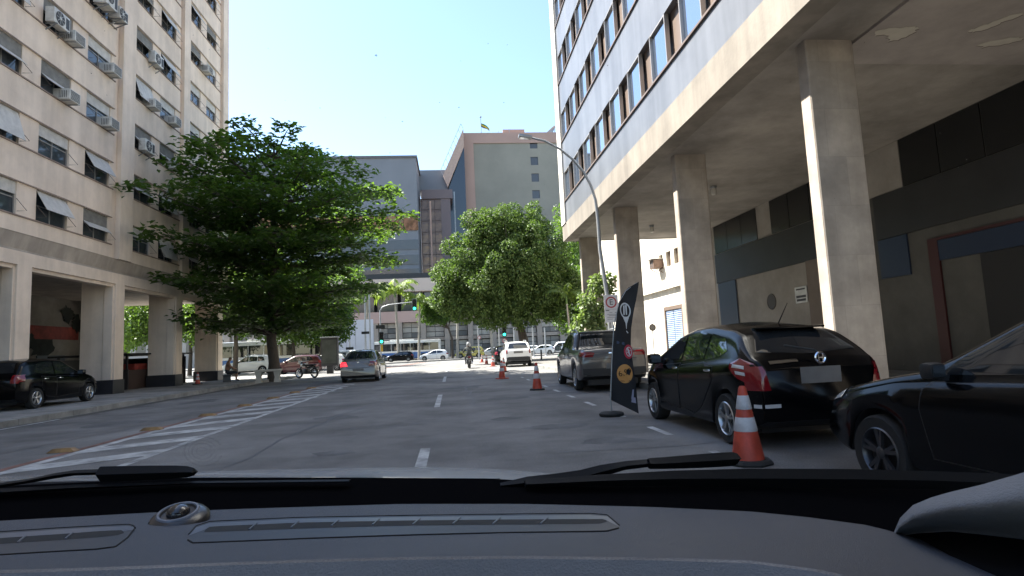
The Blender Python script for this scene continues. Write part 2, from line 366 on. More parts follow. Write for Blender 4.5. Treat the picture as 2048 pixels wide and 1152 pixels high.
# windows : three prototype looks, each with its own frame, panes, blind
M_frame = mat('window_frame', (.25,.24,.225), .5, var=.15, vscale=5)
M_framed = mat('window_frame_brown', (.10,.075,.055), .6)
M_pane = mat('window_pane', (.05,.06,.07), .06, spec=.8, var=.3, vscale=1.5)
M_blind = mat('white_blind', (.55,.53,.49), .7, var=.08, vscale=4, stain=.12, sscale=2)
M_blindg = mat('grey_blind', (.20,.195,.18), .8, var=.15, vscale=6, stain=.2, sscale=2)
def window_proto(w, kind):
    """local: origin at lower near corner on facade plane, +Y along facade, +X out"""
    f_ = MB(); d = -.17; t = .05
    f_.box(d, d+.06, 0, w, 0, t); f_.box(d, d+.06, 0, w, WH-t, WH); f_.box(d, d+.06, 0, t, t, WH-t); f_.box(d, d+.06, w-t, w, t, WH-t)
    f_.box(d+.005, d+.05, w/2-.02, w/2+.02, t, WH-t)
    for i, z in ((0, .55),): f_.box(d+.007, d+.045, t, w-t, z, z+.035)
    fr = f_.build('window', M_frame)
    sub = []
    for a, b2 in ((t, w/2-.02), (w/2+.02, w-t)):
        p_ = MB().box(d+.015, d+.025, a, b2, t, WH-t); sub.append(p_.build('pane', M_pane, fr))
    if kind in (0, 3):      # tilted awning blind hung from the head
        ang = .55 if kind == 0 else .3; z1 = WH-.03; z0 = WH*.36 if kind == 0 else WH*.1; xo = (z1-z0)*ang
        b3 = MB(); b3.add([(-.08,.06,z1),(-.08,w-.06,z1),(-.08+xo,w-.06,z0),(-.08+xo,.06,z0),(-.10,.06,z1),(-.10,w-.06,z1),(-.10+xo,w-.06,z0),(-.10+xo,.06,z0)],
               [(0,1,2,3),(7,6,5,4),(0,4,5,1),(2,6,7,3),(0,3,7,4),(1,5,6,2)]); sub.append(b3.build('blind', M_blind, fr))
    if kind == 1:           # dark roller box on top then tilted white flap
        b3 = MB().box(-.13, -.07, .03, w-.03, WH*.55, WH-.02); sub.append(b3.build('blind', M_blindg, fr))
        b3 = MB(); b3.add([(-.065,.05,WH*.56),(-.065,w-.05,WH*.56),(.17,w-.05,WH*.34),(.17,.05,WH*.34),(-.08,.05,WH*.55),(-.08,w-.05,WH*.55),(.16,w-.05,WH*.33),(.16,.05,WH*.33)],
               [(0,1,2,3),(7,6,5,4),(0,4,5,1),(2,6,7,3),(0,3,7,4),(1,5,6,2)]); sub.append(b3.build('blind_flap', M_blind, fr))
    if kind == 2:           # roller blind drawn part way
        b3 = MB().box(-.12, -.08, .03, w-.03, WH*.62, WH-.02); sub.append(b3.build('blind', M_blind, fr))
    z = .12
    for y in (.02, w-.02): sub.append(MB().tube([(-.05,y,WH*.5),(.28,y,z),(-.02,y,z)], .009, 5).build('stay_arm', M_framed, fr))
    return fr
protos = {}
wr = random.Random(3)
LAY = {}
for bi, (y0, y1, wins) in enumerate(BAYS):
    for k in range(NF-1):
        for wi, (a, b2) in enumerate(wins):
            if a < 15 and k > 4: continue
            kind = wr.choice((0,0,1,1,2,3)); w = round(b2-a, 2)
            if bi == 0: w = 1.6
            key = (w, kind)
            if key not in protos: protos[key] = window_proto(w, kind); o = protos[key]; 
            else: o = copy_tree(protos[key])
            o.parent = bl; o.location = Vector((XL-.0, a, S0+k*FL))-BLO

# air conditioners hung from the facade
acw = mat('ac_white', (.62,.61,.57), .5, var=.08, vscale=6, stain=.2, sscale=4)
acg = mat('ac_grille', (.05,.05,.05), .6)
def split_ac(loc, label, w=.85, h=.55, d=.30):
    t = thing('air_conditioner', label, 'air conditioner', loc, 0, 'air conditioners on the beige office block')
    c = MB().cbox(0, d, 0, w, 0, h, .02).build('casing', acw, t, smooth=True)
    f_ = MB(); f_.lathe([(.001, d+.004), (.20, d+.004), (.22, d+.016), (.24, d+.004)], 24, axis='X', c=(0, w*.38, h/2)); f_.build('fan_grille', acg, t, fix=False)
    fb = MB()
    for k in range(4): a = k*math.pi/4; fb.beam((d+.012, w*.38-.22*math.cos(a), h/2-.22*math.sin(a)), (d+.012, w*.38+.22*math.cos(a), h/2+.22*math.sin(a)), .012)
    fb.lathe([(.001,d+.02),(.06,d+.02),(.06,d)], 12, axis='X', c=(0, w*.38, h/2)); fb.build('fan_guard', acw, t)
    MB().box(d, d+.006, w*.74, w*.95, .08, h-.08).build('side_panel', acg, t)
    for y in (.12, w-.12): MB().beam((-.05,y,-.02),(d+.05,y,-.02),.035).beam((-.05,y,-.25),(d,y,-.03),.03).build('bracket', M_metal, t)
    return t
def window_ac(loc, label, w=.62, h=.40, d=.42):
    t = thing('air_conditioner', label, 'air conditioner', loc, 0, 'air conditioners on the beige office block')
    MB().cbox(-.2, d, 0, w, 0, h, .015).build('casing', acw, t, smooth=True)
    g_ = MB()
    for k in range(7): z = .05+k*(h-.1)/6; g_.box(d, d+.008, .05, w-.05, z-.012, z+.012)
    g_.build('grille', acg, t)
    g_ = MB()
    for k in range(5): g_.box(.06+k*.06, .08+k*.06, -.005, 0, .06, h-.08)
    g_.build('side_vent', acg, t)
    for y in (.1, w-.1): MB().beam((-.1,y,-.015),(d-.02,y,-.015),.03).build('bracket', M_metal, t)
    return t
def fz(k): return S0+k*FL
split_ac((XL+.05,20.72,fz(3)+.12), 'white split air conditioner with round fan at far upper left of the beige block')
window_ac((XL,21.75,fz(3)-.02), 'boxy window air conditioner right beside the upper left split unit')
window_ac((XL,21.55,fz(2)-.02), 'window air conditioner under an awning blind, left column two rows above the arcade row')
window_ac((XL,24.1,fz(2)-.02), 'window air conditioner next to the recessed corner strip, third row up')
window_ac((XL,24.2,fz(3)-.02), 'window air conditioner with open frame next to the corner strip, fourth row up')
split_ac((XL+.03,27.65,fz(4)-.12), 'white split air conditioner with large fan on the middle bay between two windows')
window_ac((XL,27.55,fz(3)-.05), 'window air conditioner at right corner of middle bay window, fourth row')
window_ac((XL,29.6,fz(3)-.03), 'window air conditioner in the right-hand middle bay window, fourth row')
split_ac((XL+.05,26.9,fz(2)-.02), 'white split air conditioner under awning blind in the middle bay, third row')
window_ac((XL,29.55,fz(2)-.02), 'window air conditioner in the right-hand middle bay window, third row, half hidden by leaves')
window_ac((XL,33.5,fz(5)-.02), 'small window air conditioner between the two far bay windows, sixth row')
t = split_ac((XL+.08,23.3,fz(4)+.12), 'pair-mounted grey split air conditioner on a shelf near the top of the left bay', .8, .75, .5)
t = split_ac((XL+.08,24.35,fz(4)+.12), 'smaller split air conditioner on the same shelf beside the corner strip', .62, .5, .45)
# ================================================================== right building on columns
XB = 5.64; SOF = 6.35
M_conc = mat('board_concrete', (.235,.205,.172), .85, var=.08, vscale=1.2, stain=.14, sscale=.8, streak=.2, bump=.2, bscale=18)
M_soff = mat('soffit_plaster', (.33,.295,.26), .9, var=.14, vscale=.5, stain=.35, sscale=.4, bump=.1)
M_span = mat('blue_grey_panel', (.175,.18,.195), .40, .15, var=.08, vscale=.6, stain=.12, sscale=.35, streak=.18, spec=.6)
M_brown = mat('brown_panel', (.17,.125,.10), .45, .1, var=.12, vscale=1.5)
M_rglass = mat('mirror_glass', (.36,.42,.52), .04, .9, spec=1.0)
M_alu = mat('aluminium', (.42,.38,.34), .4, .6)
M_fin = mat('pale_fin', (.62,.585,.53), .8, var=.05, vscale=2, streak=.12)
br = thing('office_building', 'office tower with blue grey bands and glass raised on concrete columns at right', 'building', (XB, 9, 0))
BRO = Vector((XB, 9, 0))
def rb(mb, name, mats, parent=None, **k):
    o = mb.build(name, mats, parent or br, **k)
    if parent is None: o.location = -BRO
    return o
YE = 27.9; RT = 36.0
rb(MB().box(XB, XB+.5, -12, YE, SOF, 7.12), 'edge_beam', M_conc)
rb(MB().box(XB+.5, 26, YE-.45, YE-.002, SOF+.004, 7.12), 'edge_beam', M_conc)
sf = MB().box(XB+.5, 26, -12, YE-.45, SOF+.004, SOF+.5); rb(sf, 'soffit', M_soff)
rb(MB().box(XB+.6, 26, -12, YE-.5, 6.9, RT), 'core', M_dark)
RS = 8.14; RP = 2.93; RH = 1.42
z = 7.12
for k in range(9):
    z1 = RS+k*RP
    sp = MB().box(XB+.03, XB+.58, -12, 27.0, z, z1); rb(sp, 'spandrel', M_span)
    rb(MB().box(XB-.02, XB+.2, -12, 27.0, z1-.003, z1+.05), 'sill', M_brown)
    z = z1+RH
rb(MB().box(XB-.04, XB+.5, 27.0, YE, 7.12, RT), 'corner_fin', M_fin)
rb(MB().box(XB+.5, 26, YE-.5, YE-.002, 7.12, RT), 'end_wall', M_fin)
# mirror panes and brown recessed panels
GW = 1.06; PITCH = 2.04
pm = MB().box(.10,.12,-GW/2,GW/2,.05,RH)
fm = MB(); t_=.035
fm.box(.02,.14,-GW/2-t_,-GW/2,.05,RH); fm.box(.02,.14,GW/2,GW/2+t_,.05,RH); fm.box(.03,.13,-GW/2,GW/2,RH-.04,RH)
bmz = MB().box(.20,.22,-(PITCH-GW)/2+t_,(PITCH-GW)/2-t_,.05,RH)
proto = None
for k in range(4):
    for j in range(-2, 8):
        y = 12.03+PITCH*j
        if k == 0 and y < 8.5: continue
        if proto is None:
            fr = fm.build('window', M_alu, br); pn = pm.build('pane', M_rglass, fr); bp = bmz.build('recess_panel', M_brown, fr); bp.location = (0, PITCH/2, 0); proto = fr; o = fr
        else:
            o = copy_tree(proto); o.parent = br
        o.location = Vector((XB, y, RS+k*RP))-BRO
rb(MB().box(XB+.45, XB+.47, -12, 27.0, RS, RT), 'recess_back', M_brown)
# columns
def stone_mat():
    mt = mat('column_stone', (.43,.365,.305), .8, var=.2, vscale=1.6, stain=.16, sscale=1.1, streak=.12, bump=.15, bscale=25)
    n = mt.node_tree.nodes; l = mt.node_tree.links; p = n['Principled BSDF']
    src = p.inputs['Base Color'].links[0].from_socket
    b = n.new('ShaderNodeTexBrick'); b.inputs['Scale'].default_value = 1; b.inputs['Brick Width'].default_value = .62; b.inputs['Row Height'].default_value = .85
    b.inputs['Color1'].default_value = (.9,.9,.9,1); b.inputs['Color2'].default_value = (1.06,1.04,1.02,1); b.inputs['Mortar'].default_value = (.8,.8,.8,1); b.inputs['Mortar Size'].default_value = .004
    tc = n.new('ShaderNodeTexCoord'); sp = n.new('ShaderNodeSeparateXYZ'); cb = n.new('ShaderNodeCombineXYZ')
    ad = n.new('ShaderNodeMath'); ad.operation = 'ADD'
    l.new(tc.outputs['Object'], sp.inputs[0]); l.new(sp.outputs[0], ad.inputs[0]); l.new(sp.outputs[1], ad.inputs[1]); l.new(ad.outputs[0], cb.inputs[0]); l.new(sp.outputs[2], cb.inputs[1]); l.new(cb.outputs[0], b.inputs[0])
    mx = n.new('ShaderNodeMix'); mx.data_type = 'RGBA'; mx.blend_type = 'MULTIPLY'; mx.inputs[0].default_value = 1
    l.new(src, mx.inputs[6]); l.new(b.outputs[0], mx.inputs[7]); l.new(mx.outputs[2], p.inputs['Base Color'])
    return mt
M_stone = stone_mat()
for y in (-3, 3, 9, 15, 21, 27):
    poly = [(6.28,y+.02),(6.30,y),(7.14,y),(7.19,y+.05),(7.19,y+.24),(7.14,y+.29),(6.30,y+.29),(6.28,y+.27)]
    c_ = MB().prism(poly, SOF+.003-.15, 'Z', .15)
    o = rb(c_, 'column', M_stone)
# shallow cross beam over the nearest column with flaking paint
M_beamp = mat('beam_plaster', (.34,.30,.275), .9, var=.12, vscale=.8, stain=.2, sscale=.6)
rb(MB().box(7.2, 12.1, 7.4, 9.75, SOF-.05, SOF+.1), 'cross_beam', M_beamp)
M_flake = mat('bare_plaster', (.46,.42,.36), .9, var=.1, vscale=3)
def blob(cx, cy, pts): return [(cx+a, cy+b_) for a, b_ in pts]
for q in ([(7.27,8.64),(7.45,8.52),(7.75,8.50),(7.98,8.46),(8.02,8.60),(7.95,8.84),(7.80,8.92),(7.70,8.84),(7.62,8.76),(7.42,8.72)],
          [(8.95,8.56),(9.1,8.40),(9.25,8.15),(9.42,8.00),(9.48,8.10),(9.35,8.3),(9.28,8.5),(9.1,8.62)],
          [(9.6,9.04),(9.75,8.88),(10.0,8.78),(10.25,8.76),(10.3,8.86),(10.1,8.98),(9.8,9.1)],
          [(10.1,8.1),(10.3,7.95),(10.6,7.9),(10.5,8.1),(10.25,8.25)]):
    fr_ = random.Random(len(q)*7); q0 = q; q = []
    for (a_, b2_) in zip(q0, q0[1:]+q0[:1]):
        for s_ in (0,.25,.5,.75): q.append((a_[0]+(b2_[0]-a_[0])*s_+fr_.uniform(-.03,.03), a_[1]+(b2_[1]-a_[1])*s_+fr_.uniform(-.03,.03)))
    rb(MB().prism(q, .006, 'Z', SOF-.058), 'paint_flake', M_flake)
    q2 = [(x+.035, y+.03) for x, y in q]
    rb(MB().prism(q2, .004, 'Z', SOF-.0535), 'flake_edge', mat('flake_edge', (.16,.13,.115), .9))
# recessed ground floor wall at x = 12.15
XW = 12.15
def wallbox(name, y0, y1, z0, z1, m_, d=.0, th=.2): return rb(MB().box(XW-d, XW-d+th, y0, y1, z0, z1), name, m_)
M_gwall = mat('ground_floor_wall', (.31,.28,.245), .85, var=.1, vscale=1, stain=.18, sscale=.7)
M_black = mat('black_glazing', (.010,.011,.012), .25, var=.3, vscale=1.5)
M_band = mat('dark_band', (.020,.020,.021), .5, var=.25, vscale=1)
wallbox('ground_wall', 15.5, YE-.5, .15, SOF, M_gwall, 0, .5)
wallbox('ground_wall', -12, 15.5, .15, SOF, mat('shaded_ground_wall', (.085,.08,.07), .85, var=.15, vscale=1, stain=.2, sscale=.7), 0, .5)  # nearer stretch coloured darker to hold the deep shade under the building
wallbox('wall_piece', 14.02, 15.55, 5.05, SOF-.002, M_gwall, .02, .02)
for a, b2 in ((21.45,25.2),(15.6,20.45),(3.0,14.0)):
    n = max(1, round((b2-a)/1.25)); w = (b2-a)/n
    for i in range(n): wallbox('transom_pane', a+i*w+.02, a+(i+1)*w-.02, 5.06, SOF-.03, M_black, .03, .04)
wallbox('dark_band', 15.6, 25.2, 3.72, 5.02, M_band, .06, .06)
wallbox('dark_band', 3.0, 15.1, 3.8, 5.02, M_band, .06, .06)
wallbox('blue_door', 23.5, 25.1, .15, 3.7, mat('blue_door', (.035,.05,.085), .4), .06, .05)
wallbox('pier', 17.6, 18.45, .15, 3.72, mat('brown_pier', (.17,.135,.11), .8, var=.1), .10, .1)
o = rb(MB().lathe([(.001,XW-.012),(.25,XW-.012),(.29,XW-.03),(.31,XW-.002)], 28, axis='X', c=(0,20.9,2.54)), 'round_vent', mat('vent_brown', (.06,.05,.043), .6), fix=False)
sg = wallbox('blue_panel', 14.05, 15.1, 2.7, 3.78, mat('blue_panel', (.012,.022,.05), .4), .05, .04)
wallbox('red_frame', 13.1, 13.4, .15, 3.5, mat('red_frame', (.045,.008,.008), .5), .06, .05)
wallbox('red_frame', 3.0, 13.1, 3.43, 3.5, mat('red_frame', (.045,.008,.008), .5), .06, .05)
wallbox('blue_fascia', 3.0, 13.1, 2.92, 3.42, mat('blue_panel', (.012,.022,.05), .4), .05, .04)
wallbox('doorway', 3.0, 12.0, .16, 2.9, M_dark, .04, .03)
# notice board with lines of print
nb = thing('notice_board', 'small white notice board with dark heading on the recessed wall beside the porthole', 'sign', (XW-.03, 18.93, 2.62))
MB().box(-.03,.0,-.34,.34,-.28,.28).build('board', M_white, nb)
bb = MB()
for z0, h_ in ((.17,.05),): bb.box(-.034,-.03,-.26,.26,z0,z0+h_)
bb.box(-.034,-.03,-.28,.28,-.10,-.02); bb.box(-.034,-.03,-.26,.26,-.22,-.14)
bb.build('print', mat('sign_ink', (.05,.05,.055), .6), nb)
for i, (x, y) in enumerate(((8.94,18.3),(8.96,24.5))):
    t = thing('ceiling_lamp', ('nearer' if i == 0 else 'farther')+' round glass lamp fixed under the concrete soffit', 'lamp', (x, y, SOF), 0, 'lamps under the soffit')
    MB().lathe([(.001,0),(.11,0),(.11,-.06),(.09,-.08),(.001,-.08)], 20).build('base', M_metal, t, smooth=True)
    MB().lathe([(.085,-.08),(.095,-.14),(.09,-.26),(.06,-.30),(.001,-.305)], 20).build('globe', mat('lamp_glass', (.5,.47,.42), .25), t, smooth=True)

# ================================================================== low pale building behind the columns
lw = thing('low_building', 'sunlit pale low building with shuttered door seen between the columns', 'building', (12.15, 40, 0)); LWO = Vector((12.15,40,0))
def lwb(mb, name, mats, parent=None, **k):
    o = mb.build(name, mats, parent or lw, **k)
    if parent is None: o.location = -LWO
    return o
M_lw = mat('pale_render', (.60,.555,.48), .85, var=.06, vscale=1, stain=.12, sscale=.6, speck=.06, spscale=8, streak=.12)
W1 = [(29.48,30.13),(30.6,31.28),(31.8,32.41)]
q_ = MB()
q_.box(12.15,13,28.05,50,4.66,5.36); q_.box(12.15,13,28.05,50,6.2,11)
e = 28.05
for a, b2 in W1: q_.box(12.15,13,e,a,5.36,6.2); e = b2
q_.box(12.15,13,e,41.3,5.36,6.2); q_.box(12.15,13,42.15,50,5.36,6.2)
q_.box(12.22,13,28.05,29.55,.15,4.66); q_.box(12.22,13,32.28,50,.15,4.66); q_.box(12.22,13,29.55,32.28,3.15,4.66)
q_.box(13,24,28.05,28.3,.15,11); q_.box(13,24,49.7,50,.15,11)
lwb(q_, 'wall', M_lw)
lwb(MB().box(12.02,12.21,28.05,50,4.12,4.64), 'cornice', M_lw)
lwb(MB().box(12.6,12.7,28.3,49.7,4.8,6.6), 'dark_room', M_dark)
for a, b2 in W1+[(41.3,42.15)]:
    f_ = MB(); f_.box(12.3,12.36,a,b2,5.36,5.40); f_.box(12.3,12.36,a,b2,6.16,6.2); f_.box(12.3,12.36,a,a+.04,5.4,6.16); f_.box(12.3,12.36,b2-.04,b2,5.4,6.16); f_.box(12.31,12.35,(a+b2)/2-.015,(a+b2)/2+.015,5.4,6.16)
    fr = lwb(f_, 'window', M_brown); p_ = MB().box(12.32,12.33,a+.04,b2-.04,5.4,6.16).build('pane', M_brown, fr)
f_ = MB(); f_.box(12.16,12.3,29.55,29.72,.15,3.15); f_.box(12.16,12.3,32.1,32.28,.15,3.15); f_.box(12.16,12.3,29.72,32.1,2.95,3.15)
fr = lwb(f_, 'door_frame', M_brown)
dm = mat('blue_shutter', (.24,.31,.44), .45, var=.08)
for a, b2 in ((29.74,30.9),(30.93,32.08)):
    d_ = MB(); d_.box(12.24,12.27,a,b2,.15,2.93)
    for k in range(26): z0 = .2+k*.105; d_.add([(12.24,a+.05,z0),(12.24,b2-.05,z0),(12.20,b2-.05,z0+.02),(12.20,a+.05,z0+.02),(12.24,b2-.05,z0+.09),(12.24,a+.05,z0+.09)], [(0,1,2,3),(3,2,4,5)])
    lwb(d_, 'shutter_door', dm)
t = thing('air_conditioner', 'rusty box air conditioner jutting from the sunlit pale wall between columns', 'air conditioner', (12.15, 32.2, 5.4))
rm = mat('rusty_case', (.20,.13,.10), .7, var=.2, vscale=5)
MB().cbox(-.55,.1,-.35,.35,.02,.5,.02).build('casing', rm, t); gg = MB()
for k in range(6): gg.box(-.56,-.552,-.28,.28,.07+k*.07,.10+k*.07)
gg.build('grille', acg, t); MB().box(-.7,.1,-.42,.42,.52,.55).build('rain_cover', M_blind, t)
for y in (-.3,.3): MB().beam((-.5,y,0),(.05,y,-.3),.03).build('bracket', rm, t)

# ================================================================== far buildings
def far_thing(name, label, loc): return thing(name, label, 'building', loc)
M_fgrey = mat('far_green_grey', (.235,.225,.19), .85, var=.06, vscale=.15, stain=.08, sscale=.1)
M_fpink = mat('far_pink_trim', (.36,.245,.205), .85, var=.05, vscale=.2)
M_fblue = mat('far_grey_panel', (.16,.17,.19), .6, var=.06, vscale=.3)
M_fconc = mat('far_concrete', (.31,.265,.225), .85, var=.1, vscale=.3, stain=.15, sscale=.25)
M_fwin = mat('far_window', (.06,.06,.062), .15, spec=.7)
M_mirr = mat('copper_mirror', (.12,.072,.052), .10, .55)
def wavy_mirror():
    mt = M_mirr; n = mt.node_tree.nodes; l = mt.node_tree.links; p = n['Principled BSDF']
    tc = n.new('ShaderNodeTexCoord'); t = n.new('ShaderNodeTexNoise'); t.inputs['Scale'].default_value = .35; b = n.new('ShaderNodeBump'); b.inputs['Distance'].default_value = .25; b.inputs['Strength'].default_value = .6
    l.new(tc.outputs['Object'], t.inputs[0]); l.new(t.outputs[0], b.inputs['Height']); l.new(b.outputs[0], p.inputs['Normal'])
wavy_mirror()
# tall green-grey block
YT = 125.0
p0 = at(932, 252, YT); p1 = at(1150, 252, YT); HT = (p0.z+p1.z)/2-1.5; x0 = at(932, 400, YT).x
tb = far_thing('tower_block', 'tall grey green block with pink border and small square windows behind the round tree', (x0+15, YT, .16)); TO = Vector((x0+15, YT, .16))
def tbb(mb, name, m_, **k): o = mb.build(name, m_, tb, **k); o.location = -TO; return o
zt = HT-2.4; xw = [at(1070, y, YT).x for y in (288,322,355,388)]; zw = [at(1070, y, YT).z for y in (288,322,355,388)]
wx = sum(xw)/4; sp_ = (zw[0]-zw[3])/3
zz = [zw[0]-sp_*k for k in range(12)]
b_ = MB(); b_.box(x0+2.1, wx-.85, YT+.25, YT+30, .16, zt); b_.box(wx+.85, x0+34, YT+.25, YT+30, .16, zt)
e = zt
for z in zz:
    b_.box(wx-.85, wx+.85, YT+.25, YT+30, z+.95, e); e = z-.95
b_.box(wx-.85, wx+.85, YT+.25, YT+30, .16, e)
tbb(b_, 'wall', M_fgrey)
b_ = MB(); b_.box(x0, x0+2.1, YT, YT+30, .16, HT); b_.box(x0+2.1, x0+34, YT, YT+30, zt, HT); tbb(b_, 'border', M_fpink)
for z in zz[:8]:
    f_ = MB(); f_.box(wx-.85,wx+.85,YT+.4,YT+.5,z-.95,z-.85); f_.box(wx-.85,wx+.85,YT+.4,YT+.5,z+.85,z+.95); f_.box(wx-.85,wx-.75,YT+.4,YT+.5,z-.85,z+.85); f_.box(wx+.75,wx+.85,YT+.4,YT+.5,z-.85,z+.85); f_.box(wx-.04,wx+.04,YT+.41,YT+.49,z-.85,z+.85)
    fr = tbb(f_, 'window', M_fwin); MB().box(wx-.75,wx+.75,YT+.45,YT+.47,z-.85,z+.85).build('pane', M_fwin, fr)
b_ = MB(); b_.box(x0+6, x0+16, YT+3, YT+10, HT, HT+1.0); b_.box(x0+9,x0+14,YT+2,YT+2.4,HT,HT+1.5); tbb(b_, 'roof_plant', M_fpink)
b_ = MB()
for dx, dz in ((8,1.2),(10.5,1.6),(21,1.8),(22.4,3.2),(24,2.0)): b_.tube([(x0+dx,YT+2,HT),(x0+dx,YT+2,HT+dz)], .07, 5)
b_.add([(x0+18.5,YT+2,HT+.2),(x0+21,YT+2,HT+2.4),(x0+21.4,YT+2.4,HT+2.2),(x0+20.2,YT+2.2,HT+.2)], [(0,1,2,3)]); tbb(b_, 'roof_aerial', M_metal)
# flag
fx = at(961, 230, YT+3)
fl = thing('flagpole', 'thin flagpole with a drooping flag on top of the tower roof', 'flagpole', (fx.x, YT+3, HT))
MB().tube([(0,0,0),(0,0,4.8)], .08, 6).build('pole', M_metal, fl)
MB().lathe([(.001,4.7),(.28,4.85),(.001,5.15)], 10).build('finial', M_blackp, fl)
rows = []
for i in range(9):
    s_ = i/8; rows.append([(s_*1.9, .25*math.sin(s_*6), 3.4-.2*s_-s_*s_*1.1-j*.28+.1*math.sin(s_*5+j)) for j in range(4)])
fo = MB().grid(rows); fo.m = [0 if k % 3 == 0 else 1 if k % 3 == 1 else 2 for k in range(len(fo.f))]
fo.build('flag', [mat('flag_green', (.03,.14,.05), .8), mat('flag_yellow', (.45,.34,.03), .8), mat('flag_dark', (.06,.06,.09), .8)], fl, smooth=True, fix=False)
# dark glazed wing with sloping roof edge
YG = 122.0
def farbox(root, o, px0, px1, py0, py1, Y, d, m_, name, zmin=.16):
    a = at(px0, (py0+py1)/2, Y).x; b2 = at(px1, (py0+py1)/2, Y).x; zt_ = at((px0+px1)/2, py0, Y).z; zb = max(zmin, at((px0+px1)/2, py1, Y).z)
    ob = MB().box(a, b2, Y, Y+d, zb, zt_).build(name, m_, root); ob.location = -o; return (a, b2, zb, zt_)
gw = far_thing('glazed_wing', 'dark glazed wing with slanted parapet left of the grey green tower', (x0-4, YG, .16)); GO = Vector((x0-4, YG, .16))
a = at(903, 500, YG).x; b2 = x0-.05; z1 = at(905, 372, YG).z; z2 = at(931, 318, YG).z; z3 = at(931, 255, YG).z
o = MB().prism([(a,.16),(b2,.16),(b2,z3-4),(a,z1)], 12, 'Y', YG+1).build('glass_wall', mat('navy_glass', (.02,.028,.04), .12, spec=.8), gw); o.location = -GO
o = MB().prism([(a-.3,z1),(b2,z3-4),(b2,z3+.0),(a-1.2,z1+2.6)], 12.5, 'Y', YG+.6).build('slanted_parapet', mat('parapet_pink', (.40,.29,.24), .8, var=.1), gw); o.location = -GO
rl = MB()
for k in range(9):
    s_ = k/8; p = Vector((a-1.2+(b2-a+1.2)*s_, YG+.7, z1+2.6+(z3-z1-2.6)*s_)); rl.tube([p, p+Vector((-.5,0,1.1))], .05, 4)
rl.tube([(a-1.7,YG+.7,z1+3.7),(b2-.5,YG+.7,z3+1.1)], .06, 4); o = rl.build('railing', M_metal, gw); o.location = -GO
o = MB().box(a+.9,a+1.15,YG+.9,YG+1,.16,z1-1).build('downpipe', M_metal, gw); o.location = -GO
# mid block with brown mirrored curtain wall
YM = 118.0
mb_ = far_thing('mirrored_block', 'brown mirror glass block below a grey parapet in the middle distance', (at(875,500,YM).x, YM, .16)); MO = Vector((at(875,500,YM).x, YM, .16))
farbox(mb_, MO, 838, 908, 340, 380, YM+6, 10, M_fblue, 'upper_wall')
farbox(mb_, MO, 843, 905, 379, 397, YM-.4, 10, mat('plum_grey', (.13,.10,.105), .6), 'parapet')
A, B, zb, ztm = farbox(mb_, MO, 885, 904, 397, 600, YM-.2, 8, mat('plum_grey', (.13,.10,.105), .6), 'corner_pier')
A = at(845, 500, YM).x; B = at(886, 500, YM).x; ztm = at(865, 397, YM).z
nrow = 14; rh = ztm/nrow
gm = MB().box(0, (B-A)/3-.08, 0, .1, 0, rh-.12)
pr = None
for i in range(3):
    for j in range(nrow-6):
        if pr is None: pr = gm.build('mirror_pane', M_mirr, mb_); o = pr
        else: o = pr.copy(); COL.objects.link(o)
        o.location = Vector((A+i*(B-A)/3, YM+rng.uniform(-.03,.03), ztm-(j+1)*rh))-MO; o.rotation_euler = (rng.uniform(-.012,.012), 0, rng.uniform(-.015,.015))
o = MB().box(A-.1, B, YM+.15, YM+5, .16, ztm).build('backing', mat('mirror_frame', (.06,.04,.035), .5), mb_); o.location = -MO
o = MB().box((A+B)/2-.35, (A+B)/2-.05, YM-.3, YM-.05, 6, ztm-.6).build('vertical_pipe', mat('pink_pipe', (.45,.3,.24), .7), mb_); o.location = -MO
# grey block on the left
YB = 112.0
gb = far_thing('grey_block', 'plain blue grey slab building rising behind the large tiered tree', (at(720,500,YB).x, YB, .16)); GBO = Vector((at(720,500,YB).x, YB, .16))
A, B, zb, zt2 = farbox(gb, GBO, 450, 838, 318, 720, YB, 14, M_fblue, 'wall')
o = MB().box(A-.2, B+.25, YB-.25, YB+14.2, zt2, zt2+.45).build('coping', mat('coping_grey', (.10,.10,.105), .7), gb); o.location = -GBO
zc0 = at(780, 462, YB).z; zc1 = at(780, 432, YB).z
pw = (at(838,450,YB).x-at(460,450,YB).x)/12; pr = None
for i in range(12):
    q_ = MB().box(0, pw-.1, 0, .12, 0, (zc1-zc0))
    if pr is None: pr = q_.build('mirror_pane', M_mirr, gb); o = pr
    else: o = pr.copy(); COL.objects.link(o)
    o.location = Vector((at(460,450,YB).x+i*pw, YB-.15, zc0))-GBO; o.rotation_euler = (rng.uniform(-.02,.02)+.10, 0, rng.uniform(-.02,.02))
for zf in (at(780,490,YB).z, at(780,520,YB).z, at(780,548,YB).z):
    o = MB().box(A, B, YB-.12, YB-.002, zf-1.0, zf+.9).build('window_band', M_fwin, gb); o.location = -GBO
# long low building with concrete bands across the junction
YF = 104.0
fb_ = far_thing('low_commercial_building', 'long grey concrete building with pink band and columns across the junction', (0, YF, .16)); FO = Vector((0, YF, .16))
def fbb(mb, name, m_, parent=None): o = mb.build(name, m_, parent or fb_); o.location = -FO if parent is None else (0,0,0); return o
X0, X1 = at(455,650,YF).x, at(1290,650,YF).x
zA = at(850,563,YF).z; zB = at(850,582,YF).z; zC = at(850,621,YF).z; zD = at(850,643,YF).z; zE = at(850,668,YF).z; zG = at(850,676,YF).z
fbb(MB().box(X0, X1, YF+3.0, YF+14, .16, zA+2), 'core', mat('core_dark', (.045,.043,.04), .7))
fbb(MB().box(X0, X1, YF-.6, YF+3, zB, zA+.6), 'roof_band', mat('pale_pink_band', (.46,.38,.33), .85, var=.06, vscale=.2))
fbb(MB().box(X0, X1, YF-.4, YF+3, zD, zC), 'pink_band', mat('pink_band', (.37,.26,.225), .85, var=.07, vscale=.2))
